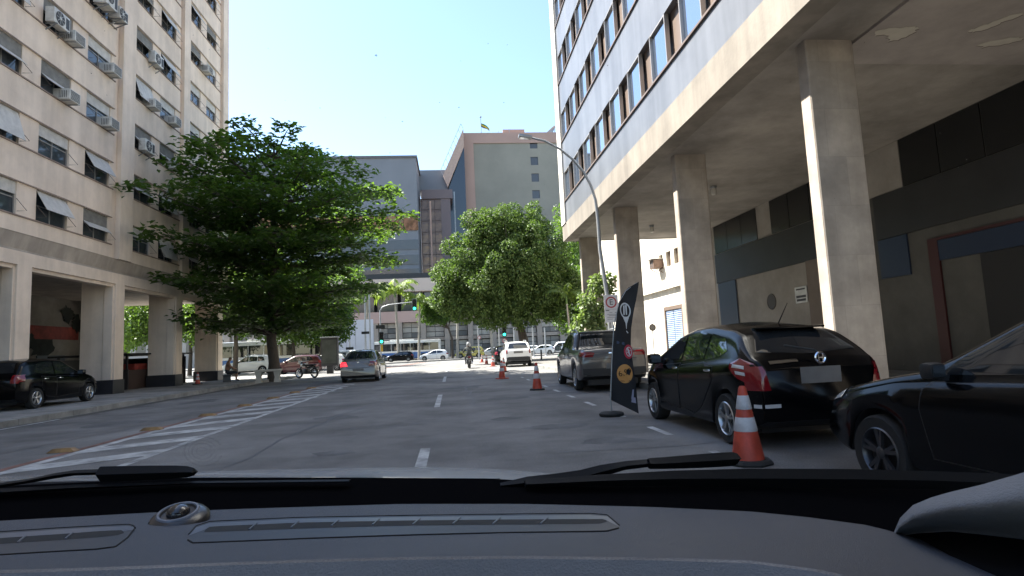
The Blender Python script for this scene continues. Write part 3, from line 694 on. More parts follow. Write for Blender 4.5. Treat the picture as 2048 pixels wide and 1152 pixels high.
fbb(MB().box(X0, X1, YF+.2, YF+3, zG-.5, zE-.6), 'floor_band', M_fconc)
cn = MB().box(-.45,.45,-.3,1.2,0,zD-.16); pr = None
xs = []
x = X0
while x < X1: xs.append(x); x += 4.15
for i, x in enumerate(xs):
    if pr is None: pr = cn.build('pillar', M_fconc, fb_); o = pr
    else: o = pr.copy(); COL.objects.link(o)
    o.location = Vector((x, YF, .16))-FO
pm1 = None
shades = [mat('panel_a', (.31,.29,.26), .8, var=.12, vscale=.5), mat('panel_b', (.22,.21,.19), .8, var=.12, vscale=.5), mat('panel_c', (.09,.095,.10), .3), mat('panel_d', (.38,.36,.32), .8, var=.1, vscale=.6)]
r5 = random.Random(11)
for i, x in enumerate(xs):
    for (za, zb_, nz) in ((zE-.55, zD-.05, 3), (.5, zG-.6, 3)):
        hz = (zb_-za)/nz
        for j in range(nz):
            for k in range(2):
                fbb(MB().box(x+.5+k*1.58, x+.5+k*1.58+1.5, YF+.5+r5.uniform(0,.12), YF+.8, za+j*hz+.05, za+(j+1)*hz-.05), 'facade_panel', r5.choice(shades))
for i, x in enumerate(xs):
    w_b = MB().box(x+.3, x+3.85, YF+1.0, YF+1.2, zC+.15, zB-.1); fbb(w_b, 'window', M_fwin)
# white sheet wall at left end
hw = at(690, 690, 80)
hb = thing('white_hoarding', 'plain white hoarding wall behind the dark kiosk and grey sedan', 'hoarding', (hw.x, 80, .0))
pr = None
for i in range(7):
    q_ = MB().cbox(-.58,.58,-.04,.04,0,at(690,640,80).z-.1,.02)
    o = q_.build('panel', mat('hoarding_white', (.50,.52,.58), .6, var=.05, vscale=.6), hb); o.location = (-4.0+i*1.2, 0, .05)
for i in range(8): o = MB().box(-.05,.05,.06,.14,0,5.2).build('post', M_metal, hb); o.location = (-4.6+i*1.2, 0, 0)

lbk = thing('pale_block', 'pale building far behind the arcade, glimpsed between its columns', 'building', (-75, 118, .16))
MB().box(-42,40,0,14,0,16).build('wall', mat('far_pale', (.34,.32,.29), .85, var=.08, vscale=.3), lbk)
for k in range(3):
    for i in range(26): MB().box(-40+i*3.05,-38.2+i*3.05,-.06,.0,3+k*4.2,5.2+k*4.2).build('window', M_fwin, lbk)
# ================================================================== vehicles
def smooth_curve(pts, ys, win=.08):
    yy = np.array([p[0] for p in pts]); zz = np.array([p[1] for p in pts])
    out = np.zeros(len(ys)); k = np.linspace(-1, 1, 9); wt = 1-np.abs(k)*.9
    for kk, ww in zip(k, wt): out += ww*np.interp(np.clip(ys+kk*win, yy[0], yy[-1]), yy, zz)
    return out/wt.sum()
def car_paint(name, col, metal=.3, rough=.28): return mat(name, col, rough, metal, coat=.9, spec=.5)
def body_mesh(S):
    L, W = S['L'], S['W']; h = L/2
    ys = np.unique(np.round(np.concatenate([np.linspace(-h, -h+.12, 7), np.linspace(-h+.12, h-.12, int(L/.055)), np.linspace(h-.12, h, 7)]), 4))
    top = smooth_curve(S['top'], ys, S.get('win', .07)); belt = np.minimum(smooth_curve(S['belt'], ys, .1), top-.045)
    fr, rr = S.get('fplan', .20), S.get('rplan', .10)
    sf = np.clip((ys-(h-.75))/.75, 0, 1); sr = np.clip((-ys-(h-.55))/.55, 0, 1)
    w = W/2*(1-fr*sf**2.2-rr*sr**2.4)
    zb = np.full(len(ys), S.get('sill', .22)); zb += .10*sf**3+.12*sr**3
    mb = MB(); rows = []; tum = S.get('tum', .30)
    for i, y in enumerate(ys):
        z0 = zb[i]; arch = 0
        for ya in S['axles']:
            ra = S['wr']+.045; dy = abs(y-ya)
            if dy < ra: z0 = max(z0, S['wr']+math.sqrt(ra*ra-dy*dy)); arch = 1
        b, t, ww = belt[i], top[i], w[i]
        z0 = min(z0, b-.16)
        mid = z0+(b-z0)*.45
        wb = ww-.055; ht = t-b; tum_ = tum+S.get('rtaper', 0)*min(1, max(0, (-y-.3)/1.2)); crown = min(.04, ht*.5)
        sec = [(0,z0),(ww*.55,z0),(ww-.13,z0),(ww-.035,z0+.008),(ww-.008,z0+.05),(ww-.002,mid),(ww,z0+(b-z0)*.68),(ww-.010,b-.085),(ww-.028,b-.03),(wb,b)]
        rc = min(.13, ht*.55); te = t-crown
        zq = te-rc
        for s_ in (.2,.4,.6,.8,1.): z = b+(zq-b)*s_ if zq > b else b+.001*s_; sec.append((wb-tum_*(z-b), z))
        xc, zc = sec[-1]
        for a in (25,50,72,90): sec.append((xc-rc*.9*(1-math.cos(R(a)))-.02*a/90, zc+rc*math.sin(R(a))*.98))
        xe, ze = sec[-1]
        for s_ in (.75,.5,.25,0): sec.append((xe*s_, ze+(t-ze)*(1-s_*s_)))
        rows.append([(x, y, z) for x, z in sec]+[(-x, y, z) for x, z in sec[-2:0:-1]])
    n = len(rows[0]); o = 0; ns = 23
    for r_ in rows: mb.v += r_
    for i in range(len(rows)-1):
        for j in range(n):
            j2 = (j+1) % n
            mb.f.append((i*n+j, i*n+j2, (i+1)*n+j2, (i+1)*n+j)); mb.m.append(1 if (j < 3 or j >= n-3) else 0)
    mb.f.append(tuple(range(n))[::-1]); mb.m.append(0); e = (len(rows)-1)*n; mb.f.append(tuple(e+k for k in range(n))); mb.m.append(0)
    return mb
class Panels:
    def __init__(s, mb):
        tri = []
        for f_ in mb.f:
            for k in range(1, len(f_)-1): tri.append((f_[0], f_[k], f_[k+1]))
        s.bvh = BVHTree.FromPolygons([Vector(v) for v in mb.v], tri)
    def hit(s, o, d):
        h = s.bvh.ray_cast(Vector(o), Vector(d)); return h[0]
    def panel(s, mb, poly, side, off=.005, nr=9, nc=12, mi=0):
        """poly in (y,z) for side 'L','R'; (x,z) for 'B' (rear) and 'F' (front); (x,y) for 'T'"""
        zs = [p[1] for p in poly]; z0, z1 = min(zs), max(zs); rows = []
        for i in range(nr+1):
            z = z0+(z1-z0)*(i/nr); z = min(max(z, z0+1e-4), z1-1e-4); xs = []
            for (a, b) in zip(poly, poly[1:]+poly[:1]):
                if (a[1]-z)*(b[1]-z) <= 0 and a[1] != b[1]: xs.append(a[0]+(b[0]-a[0])*(z-a[1])/(b[1]-a[1]))
            if len(xs) < 2: continue
            xa, xb = min(xs), max(xs); row = []
            for j in range(nc+1):
                x = xa+(xb-xa)*j/nc
                if side in 'LR':
                    sx = -1 if side == 'L' else 1; p = s.hit((sx*4, x, z), (-sx, 0, 0)); q = p+Vector((sx*off, 0, 0)) if p else None
                elif side in 'BF':
                    sy = -1 if side == 'B' else 1; p = s.hit((x, sy*8, z), (0, -sy, 0)); q = p+Vector((0, sy*off, off*.4)) if p else None
                else: p = s.hit((x, z, 5), (0, 0, -1)); q = p+Vector((0,0,off)) if p else None
                row.append(q)
            ok = [q for q in row if q is not None]
            if not ok: continue
            last = ok[0]
            for j in range(len(row)):
                if row[j] is None: row[j] = last
                last = row[j]
            rows.append(row)
        if len(rows) > 1: mb.grid(rows, mi)
        return mb
def wheel_meshes(r, w=.20, rimr=None, key=''):
    rr = rimr or r*.66
    ty = MB().lathe([(rr,-w/2+.01),(r*.93,-w/2),(r*.985,-w/2+.025),(r,-w*.2),(r,w*.2),(r*.985,w/2-.025),(r*.93,w/2),(rr,w/2-.01)], 30, axis='X')
    rm = MB().lathe([(rr+.004,w/2-.008),(rr*.97,w/2+.002),(rr*.9,w/2-.02),(rr*.86,w/2-.07),(.001,w/2-.075)], 30, axis='X', mis=[0,0,0,1])
    for k in range(5):
        a = 2*math.pi*k/5+.3; c, s_ = math.cos(a), math.sin(a)
        for da in (-.16, .16):
            c2, s2 = math.cos(a+da), math.sin(a+da); rm.beam((w/2-.028, rr*.16*c, rr*.16*s_), (w/2-.02, rr*.93*c2, rr*.93*s2), rr*.13, .03)
    rm.lathe([(rr*.24,w/2-.05),(rr*.24,w/2-.012),(rr*.18,w/2-.003),(.001,w/2-.003)], 14, axis='X')
    return ty, rm
_wcache = {}
def add_wheels(root, S):
    key = S['wr']
    if key not in _wcache:
        ty, rm = wheel_meshes(S['wr'])
        t = ty.build('wheel', M_rubber, root, smooth=True); r_ = rm.build('rim', [M_rim, M_blackp], t, smooth=True); _wcache[key] = (t.data, r_.data); first = (t, r_)
        bpy.data.objects.remove(r_); bpy.data.objects.remove(t)
    td, rd = _wcache[key]
    for ya in S['axles']:
        for sx in (-1, 1):
            t = link('wheel', td, root); t.location = (sx*(S['W']/2-.115), ya, S['wr'])
            r_ = link('rim', rd, t)
            if 'rim_mat' in S: r_.material_slots[0].link = 'OBJECT'; r_.material_slots[0].material = mat('dark_rim', (.06,.06,.065), .3, .6)
            if sx < 0: t.rotation_euler = (0, 0, math.pi)
def make_car(name, label, cat, S, paint_, loc, rz=0, group=None):
    root = thing(name, label, cat, loc, rz, group)
    mb = body_mesh(S); P_ = Panels(mb)
    mb.build('body', [paint_, M_blackp], root, smooth=True, sharp=50, fix=False)
    h = S['L']/2
    ub = MB().box(-S['W']/2+.24, S['W']/2-.24, -h+.25, h-.25, .17, .55); ub.build('underbody', M_blackp, root)
    for ya in S['axles']: MB().box(-S['W']/2+.21, S['W']/2-.21, ya-S['wr']-.04, ya+S['wr']+.04, .3, S['wr']*2+.05).build('wheel_well', M_blackp, root)
    for poly in S.get('win_side', []):
        for sd_ in 'LR':
            w_ = P_.panel(MB(), poly, sd_).build('side_window', M_glassd, root, smooth=True, fix=False)
    if 'trim' in S:
        for sd_ in 'LR': P_.panel(MB(), S['trim'], sd_, .003, 4, 30).build('window_trim', S.get('trim_mat', M_blackp), root, smooth=True, fix=False)
    for key, nm, sd_, m_ in (('rear_win','rear_window','B',M_glassd),('front_win','windscreen','F',M_glassd),('plate','number_plate','B',M_plate),('fplate','number_plate','F',M_plate),
                             ('bumper','rear_bumper','B',M_blackp),('grille','grille','F',M_blackp)):
        if key in S: P_.panel(MB(), S[key], sd_, .006 if key not in ('bumper',) else .004, 8, 16).build(nm, S.get(key+'_mat', m_), root, smooth=True, fix=False)
    for key, nm, sd_, m_ in (('tail','tail_light','B',M_red),('head','headlight','F',M_clear)):
        if key in S:
            for sx, sdd in ((-1,'L'),(1,'R')):
                q = MB(); P_.panel(q, [(sx*a, b) for a, b in S[key]], sd_, .008, 6, 8)
                if key+'_side' in S: P_.panel(q, S[key+'_side'], sdd, .008, 6, 8)
                lit = S.get('lit') == sdd
                ob = q.build(nm, M_redlit if lit else m_, root, smooth=True, fix=False)
                if key+'_inset' in S:
                    q = MB()
                    for pl in S[key+'_inset']: P_.panel(q, pl, sdd, .013, 3, 4)
                    q.build('reverse_lens', M_clear, ob, smooth=True, fix=False)
    for pl in S.get('doors', []):
        for sd_ in 'LR':
            cx = sum(p[0] for p in pl)/len(pl); cz = sum(p[1] for p in pl)/len(pl)
            big = [(cx+(a-cx)*1.012+(.004 if a > cx else -.004), cz+(b-cz)*1.012+(.005 if b > cz else -.005)) for a, b in pl]
            dr = P_.panel(MB(), pl, sd_, .0045, 12, 14).build('door', paint_, root, smooth=True, fix=False)
            P_.panel(MB(), big, sd_, .0025, 12, 14).build('door_gap', M_blackp, dr, smooth=True, fix=False)
            sx = -1 if sd_ == 'L' else 1
            hy = min(p[0] for p in pl)+.16; hz = S.get('handle_z', .84); p = P_.hit((sx*4, hy, hz), (-sx, 0, 0))
            if p: MB().cbox(p.x-.01, p.x+.035, p.y-.09, p.y+.09, p.z-.016, p.z+.016, .012).build('handle', S.get('handle_mat', M_chrome), dr, smooth=True)
    if 'mirror' in S:
        my, mz = S['mirror']
        for sx in (-1, 1):
            p = P_.hit((sx*4, my, mz), (-sx, 0, 0)); x = p.x if p else sx*.8
            k_ = S.get('msc', 1); q = MB().cbox(min(x+sx*.05, x+sx*.24*k_), max(x+sx*.05, x+sx*.24*k_), my-.07*k_, my+.09*k_, mz-.075*k_, mz+.085*k_, .05*k_); q.beam((x-sx*.03, my, mz-.05), (x+sx*.1, my, mz-.04), .04)
            mo = q.build('door_mirror', S.get('mirror_mat', paint_), root, smooth=True)
            MB().box(min(x+sx*.07,x+sx*.22*k_), max(x+sx*.07,x+sx*.22*k_), my-.074*k_-.002, my-.07*k_, mz-.05*k_, mz+.06*k_).build('mirror_glass', M_glassd, mo)
    for nm, m_, fn in S.get('extra', []):
        q = MB(); fn(q, P_); q.build(nm, m_, root, smooth=True)
    add_wheels(root, S)
    return root
P_black = mat('paint_black', (.0025,.0025,.003), .14, 0., coat=0., spec=.22)
P_grey = car_paint('paint_grey', (.135,.12,.105), .35, .35)
P_dgrey = car_paint('paint_graphite', (.085,.083,.082), .5, .3)
P_white = car_paint('paint_white', (.66,.66,.65), 0., .3)
P_yellow = car_paint('paint_yellow', (.50,.43,.09), 0., .3)
P_maroon = car_paint('paint_maroon', (.06,.008,.014), .2, .3)
P_silver = car_paint('paint_silver', (.42,.43,.44), .6, .3)

FIT = dict(L=3.86, W=1.70, H=1.53, wr=.30, rtaper=.16, axles=(-1.27,1.28), sill=.20, tum=.42, fplan=.24, rplan=.17,
    top=[(-1.93,.88),(-1.88,.97),(-1.80,1.03),(-1.40,1.335),(-1.15,1.405),(-.55,1.465),(0,1.455),(.45,1.37),(1.25,1.02),(1.55,.94),(1.80,.82),(1.93,.66),(1.95,.55)],
    belt=[(-1.95,.96),(-1.5,.99),(-.6,.93),(.6,.885),(1.2,.87),(1.95,.70)],
    win_side=[[(-.62,.985),(-.60,1.34),(-.30,1.37),(.10,1.34),(.08,.955)], [(.14,.955),(.16,1.33),(.42,1.27),(.80,1.07),(.94,.95)], [(-1.24,1.10),(-1.04,1.27),(-.66,1.33),(-.68,.99),(-.98,1.00)]],
    rear_win=[(-.62,1.07),(-.44,1.33),(.44,1.33),(.62,1.07),(0,1.045)], front_win=[(-.66,1.06),(-.50,1.36),(.50,1.36),(.66,1.06)],
    plate=[(-.24,.72),(-.24,.90),(.24,.90),(.24,.72)],
    tail=[(.60,.66),(.66,.94),(.80,.98),(.80,.66)], tail_side=[(-1.93,.68),(-1.93,.95),(-1.60,1.02),(-1.42,.95),(-1.62,.80)], 
    tail_inset=[[(-1.74,.90),(-1.73,.945),(-1.54,.955),(-1.53,.905)], [(-1.76,.825),(-1.75,.87),(-1.60,.88),(-1.62,.83)]],
    head=[(.45,.72),(.45,.80),(.72,.88),(.72,.74)],
    doors=[[(-.60,.36),(-.98,.72),(-1.02,.90),(-.66,.96),(.08,.93),(.07,.30),(-.40,.28)], [(.11,.30),(.12,.93),(1.02,.90),(1.0,.70),(.86,.32)]], handle_z=.86, mirror=(.90,.98),
    extra=[('spoiler', P_black, lambda q, P_: q.cbox(-.40,.40,-1.50,-1.25,1.345,1.37,.012)),
           ('aerial', M_blackp, lambda q, P_: q.tube([(0.1,-1.0,1.41),(.1,-1.25,1.66)], [.009,.004], 6)),
           ('tailgate_garnish', M_chrome, lambda q, P_: P_.panel(q, [(-.56,.945),(-.56,.985),(-.22,.995),(-.22,.955)], 'B', .010, 3, 8) or q),
           ('emblem', M_chrome, lambda q, P_: (q.lathe([(.045,-1.955),(.058,-1.965),(.07,-1.955)], 20, axis='Y', c=(0,0,1.0)), q.box(-.032,-.02,-1.962,-1.95,.965,1.035), q.box(.02,.032,-1.962,-1.95,.965,1.035), q.box(-.02,.02,-1.962,-1.95,.993,1.007))),
           ('bumper_reflector', M_clear, lambda q, P_: (P_.panel(q, [(-.76,.47),(-.76,.51),(-.50,.51),(-.50,.47)], 'B', .006, 2, 6), P_.panel(q, [(.50,.47),(.50,.51),(.76,.51),(.76,.47)], 'B', .006, 2, 6))),
           ('rear_wiper', M_blackp, lambda q, P_: q.tube([(0,-1.90,1.06),(-.02,-1.885,1.085),(-.34,-1.83,1.15)], .012, 6))])
fit = make_car('parked_car', 'black five-door hatchback with short roof aerial parked beside the nearest tall column', 'car', FIT, P_black, (4.07, 8.08, 0))
# nearest black car, only the front half in view
SUVB = dict(L=4.35, W=1.78, H=1.50, wr=.30, axles=(-1.22,1.40), sill=.24, tum=.28, fplan=.16,
    top=[(-2.17,.90),(-2.1,1.0),(-1.8,1.40),(-1.5,1.46),(-.4,1.50),(.05,1.45),(.95,1.0),(1.3,.94),(1.85,.83),(2.10,.70),(2.17,.5)],
    belt=[(-2.17,.94),(-1,.96),(.6,.90),(1.2,.86),(2.17,.66)],
    win_side=[[(-.5,.98),(-.45,1.38),(.02,1.35),(.62,1.06),(.78,.94)], [(-1.5,1.0),(-1.3,1.34),(-.55,1.38),(-.58,.98)]],
    rear_win=[(-.6,1.05),(-.5,1.4),(.5,1.4),(.6,1.05)], front_win=[(-.68,1.04),(-.52,1.4),(.52,1.4),(.68,1.04)],
    tail=[(.6,.75),(.6,1.0),(.8,1.0),(.8,.75)], head=[(.42,.62),(.42,.72),(.70,.80),(.70,.64)], head_side=[(1.88,.70),(1.82,.78),(2.02,.75),(2.06,.66)], grille=[(-.38,.4),(-.38,.62),(.38,.62),(.38,.4)],
    doors=[[(-.50,.36),(-.50,.93),(.88,.88),(.92,.7),(.84,.36)], [(-1.12,.70),(-1.2,.85),(-1.15,.94),(-.54,.93),(-.54,.36),(-.9,.36)]], handle_z=.83, mirror=(.72,.97), rim_mat=M_blackp, msc=.72, mirror_mat=M_blackp)
p_ = gnd(1752, 935)
nearcar = make_car('parked_car', 'glossy black car at far right, only its bonnet and front wheel in view', 'car', SUVB, P_black, (3.32+.89, 4.40-1.40, 0))
# grey pickup
TORO = dict(L=4.85, W=1.82, H=1.70, wr=.36, axles=(-1.40,1.55), sill=.30, tum=.27, fplan=.16, rplan=.06,
    top=[(-2.42,.98),(-2.40,1.12),(-2.3,1.14),(-1.0,1.16),(-.92,1.22),(-.72,1.60),(-.5,1.66),(.1,1.69),(.5,1.62),(1.35,1.16),(1.6,1.12),(2.2,1.02),(2.38,.85),(2.42,.6)],
    belt=[(-2.42,1.06),(-1,1.10),(.8,1.05),(1.4,1.02),(2.42,.85)],
    win_side=[[(-.62,1.14),(-.52,1.55),(.02,1.58),(.0,1.11)], [(.06,1.11),(.08,1.57),(.45,1.50),(1.0,1.2),(1.12,1.09)]],
    rear_win=[(-.60,1.22),(-.52,1.56),(.52,1.56),(.60,1.22)], front_win=[(-.68,1.2),(-.52,1.6),(.52,1.6),(.68,1.2)],
    plate=[(-.22,.60),(-.22,.74),(.22,.74),(.22,.60)], tail=[(.56,.92),(.50,1.04),(.84,1.08),(.84,.92)], tail_side=[(-2.40,.93),(-2.40,1.08),(-2.18,1.09),(-2.22,.95)],
    head=[(.5,.86),(.5,.94),(.78,.98),(.78,.88)], bumper=[(-.84,.40),(-.84,.62),(.84,.62),(.84,.40)],
    doors=[[(-.62,.45),(-.66,1.09),(.0,1.07),(.0,.40)], [(.04,.40),(.04,1.07),(1.12,1.04),(1.1,.8),(1.0,.42)]], handle_z=.98, mirror=(1.02,1.17), mirror_mat=M_blackp, handle_mat=M_dark,
    extra=[('roll_bar', M_blackp, lambda q, P_: (q.tube([(-.72,-1.05,1.13),(-.6,-.85,1.58)], .035, 8), q.tube([(.72,-1.05,1.13),(.6,-.85,1.58)], .035, 8), q.cbox(-.62,.62,-.92,-.80,1.56,1.62,.02))),
           ('tailgate_handle', M_chrome, lambda q, P_: q.cbox(-.14,.14,-2.45,-2.39,.96,1.03,.015)),
           ('tailgate_crease', M_blackp, lambda q, P_: q.box(-.62,.62,-2.432,-2.41,.855,.868)),
           ('roof_rail', M_metal, lambda q, P_: (q.tube([(-.60,-.6,1.63),(-.61,-.4,1.70),(-.61,.4,1.69),(-.62,.6,1.60)], .018, 6), q.tube([(.60,-.6,1.63),(.61,-.4,1.70),(.61,.4,1.69),(.62,.6,1.60)], .018, 6)))])
make_car('pickup_truck', 'grey double-cab pickup truck parked behind the black feather banner', 'pickup', TORO, P_dgrey, (4.30, 17.45, 0), R(-2))
# grey sedan driving ahead
SED = dict(L=4.28, W=1.74, H=1.52, wr=.30, axles=(-1.30,1.33), sill=.20, tum=.44, fplan=.2, rplan=.12,
    top=[(-2.14,.88),(-2.08,1.0),(-1.95,1.03),(-1.55,1.07),(-1.0,1.41),(-.7,1.49),(-.1,1.52),(.3,1.47),(1.05,1.04),(1.4,.98),(1.95,.85),(2.12,.68),(2.14,.5)],
    belt=[(-2.14,.92),(-1.4,.99),(0,.93),(1.1,.88),(2.14,.68)],
    win_side=[[(-.98,1.0),(-.74,1.38),(-.26,1.42),(-.28,.97)], [(-.22,.97),(-.2,1.42),(.24,1.36),(.72,1.06),(.85,.94)]],
    rear_win=[(-.60,1.09),(-.48,1.43),(.48,1.43),(.60,1.09)], front_win=[(-.64,1.05),(-.5,1.44),(.5,1.44),(.64,1.05)],
    plate=[(-.25,.52),(-.25,.64),(.25,.64),(.25,.52)], tail=[(.46,.72),(.56,.99),(.80,1.0),(.80,.70)], tail_side=[(-2.12,.74),(-2.12,.96),(-1.86,.97),(-1.92,.78)], lit='L',
    head=[(.45,.66),(.45,.76),(.72,.84),(.72,.68)], mirror=(.8,.98), handle_z=.83,
    doors=[[(-.9,.38),(-1.0,.94),(-.26,.93),(-.26,.28)], [(-.22,.28),(-.22,.93),(.86,.9),(.8,.3)]],
    extra=[('boot_lip', M_blackp, lambda q, P_: q.box(-.5,.5,-2.15,-2.10,.665,.675)), ('boot_badge', M_chrome, lambda q, P_: q.lathe([(.001,-2.135),(.04,-2.135),(.045,-2.12)], 12, axis='Y', c=(0,0,.90))),
           ('boot_gap', M_blackp, lambda q, P_: (q.box(-.53,-.515,-2.142,-2.1,.68,.98), q.box(.515,.53,-2.142,-2.1,.68,.98)))])
make_car('sedan', 'dusty grey sedan with its left tail light lit, driving ahead on the left', 'car', SED, P_grey, (-4.34, 29.6, 0), R(0))
DUS = dict(L=4.32, W=1.82, H=1.68, wr=.34, axles=(-1.33,1.34), sill=.28, tum=.24, fplan=.16, rplan=.10,
    top=[(-2.16,.98),(-2.12,1.12),(-1.95,1.38),(-1.78,1.6),(-1.5,1.65),(-.2,1.68),(.2,1.62),(.95,1.14),(1.3,1.08),(1.95,1.0),(2.13,.85),(2.16,.6)],
    belt=[(-2.16,1.05),(-1,1.08),(.6,1.02),(1.2,.98),(2.16,.8)],
    win_side=[[(-1.55,1.16),(-1.4,1.50),(-.92,1.55),(-.95,1.12)], [(-.9,1.12),(-.87,1.55),(-.2,1.58),(-.2,1.1)], [(-.15,1.1),(-.15,1.58),(.15,1.53),(.62,1.2),(.75,1.06)]],
    rear_win=[(-.66,1.20),(-.54,1.55),(.54,1.55),(.66,1.20)], front_win=[(-.68,1.16),(-.52,1.58),(.52,1.58),(.68,1.16)],
    plate=[(-.30,.88),(-.30,1.02),(.30,1.02),(.30,.88)], tail=[(.70,.86),(.70,1.12),(.81,1.12),(.81,.86)], bumper=[(-.90,.32),(-.88,.60),(-.6,.66),(.6,.66),(.88,.60),(.90,.32)],
    head=[(.5,.82),(.5,.92),(.78,.96),(.78,.84)], mirror=(.72,1.12), mirror_mat=M_blackp,
    extra=[('roof_rail', M_metal, lambda q, P_: (q.tube([(-.62,-1.5,1.62),(-.63,-1.3,1.71),(-.63,.0,1.72),(-.64,.2,1.62)], .02, 6), q.tube([(.62,-1.5,1.62),(.63,-1.3,1.71),(.63,0,1.72),(.64,.2,1.62)], .02, 6)))])
make_car('sport_utility_vehicle', 'white boxy four-wheel-drive with black bumper and roof rails parked beside the cones', 'car', DUS, P_white, (4.25, 39.9, 0))
HAT = dict(L=3.9, W=1.68, H=1.48, wr=.30, axles=(-1.22,1.27), sill=.20, tum=.30, fplan=.22, rplan=.13,
    top=[(-1.95,.85),(-1.9,.98),(-1.66,1.34),(-1.45,1.43),(-.5,1.48),(.1,1.44),(.9,1.02),(1.3,.95),(1.75,.82),(1.92,.66),(1.95,.5)],
    belt=[(-1.95,.93),(-1.2,.97),(0,.92),(1.0,.87),(1.95,.68)],
    win_side=[[(-1.3,1.05),(-1.1,1.32),(-.42,1.38),(-.45,.97)], [(-.38,.97),(-.36,1.38),(.05,1.35),(.55,1.07),(.7,.93)]],
    rear_win=[(-.58,1.06),(-.48,1.36),(.48,1.36),(.58,1.06)], front_win=[(-.62,1.04),(-.48,1.4),(.48,1.4),(.62,1.04)],
    plate=[(-.24,.62),(-.24,.74),(.24,.74),(.24,.62)], tail=[(.58,.76),(.60,1.0),(.76,1.0),(.76,.76)], tail_side=[(-1.92,.78),(-1.92,.98),(-1.66,1.0),(-1.7,.82)],
    head=[(.42,.66),(.42,.76),(.7,.86),(.7,.7)], head_side=[(1.5,.78),(1.48,.86),(1.75,.80),(1.8,.72)], mirror=(.68,.98), handle_z=.85,
    doors=[[(-1.0,.5),(-1.05,.93),(-.42,.92),(-.42,.28),(-.8,.32)], [(-.38,.28),(-.38,.92),(.72,.88),(.66,.3)]])
hat_black = make_car('parked_car', 'black hatchback with alloy wheels parked on the pavement before the beige arcade', 'car', HAT, P_black, (-12.95, 19.75, .15), R(0))
make_car('parked_car', 'dark car mostly hidden in front of the white four-wheel-drive by the cones', 'car', HAT, P_black, (3.95, 45.6, 0), 0)
LEFT = R(90)
def far_car(px, Y, spec, paint_, name, label, rz=LEFT, z=0.):
    return make_car(name, label, 'car', spec, paint_, (at(px, 712, Y).x, Y, z), rz)
far_car(868, 80.5, HAT, P_white, 'car', 'white hatchback crossing the junction left of the yellow taxi')
far_car(800, 86, HAT, P_black, 'car', 'black car crossing in front of the blue and white bus, behind the sedan')
far_car(982, 97, HAT, P_silver, 'car', 'silver car waiting in cross traffic just right of the taxi', R(80))
far_car(1082, 86, HAT, P_white, 'car', 'white hatchback on the cross street right of the white four-wheel-drive', R(88))
VAN = dict(DUS); VAN.update(top=[(-2.16,1.0),(-2.14,1.4),(-2.1,1.75),(-1.9,1.82),(.3,1.82),(.6,1.72),(1.1,1.15),(1.5,1.08),(2.0,.95),(2.16,.6)])
VAN['win_side'] = [[(-.15,1.1),(-.15,1.6),(.5,1.58),(.75,1.25),(.85,1.1)], [(-1.2,1.12),(-1.2,1.6),(-.22,1.6),(-.22,1.1)]]; VAN.pop('extra')
far_car(1122, 88, VAN, P_white, 'van', 'white van partly hidden by the pickup roof on the cross street', R(88))
far_car(1058, 98, HAT, P_white, 'car', 'white car roof just showing behind the white four-wheel-drive', R(88))
TAX = dict(VAN); TAX.update(L=4.36, W=1.74, top=[(-2.18,.9),(-2.14,1.1),(-1.95,1.5),(-1.7,1.66),(-.3,1.69),(.3,1.58),(1.15,1.08),(1.6,.98),(2.05,.82),(2.18,.55)],
    win_side=[[(-1.75,1.12),(-1.55,1.5),(-.95,1.55),(-.95,1.08)], [(-.9,1.08),(-.9,1.55),(-.15,1.57),(-.15,1.05)], [(-.1,1.05),(-.1,1.56),(.25,1.5),(.85,1.1),(.95,1.0)]], trim=[(-2.1,.80),(-2.1,.90),(1.9,.84),(1.9,.74)], trim_mat=mat('taxi_blue', (.02,.03,.10), .3))
taxi = far_car(939, 87.5, TAX, P_yellow, 'taxi', 'yellow taxi with blue side stripe crossing the junction beyond the motorcyclist')
MB().cbox(-.22,.22,-.1,.1,1.69,1.80,.03).build('roof_sign', M_white, taxi)
far_car(596, 46.5, HAT, P_maroon, 'parked_car', 'maroon car parked behind the trunk of the tiered tree')
far_car(648, 52, HAT, P_white, 'parked_car', 'white car mostly hidden behind the dark kiosk on the left')
far_car(500, 55, DUS, P_white, 'parked_car', 'white four-wheel-drive in shade behind the seated man and arcade end column', LEFT)
far_car(684, 66, VAN, P_white, 'van', 'white van just left of the grey sedan by the hoarding', R(60))

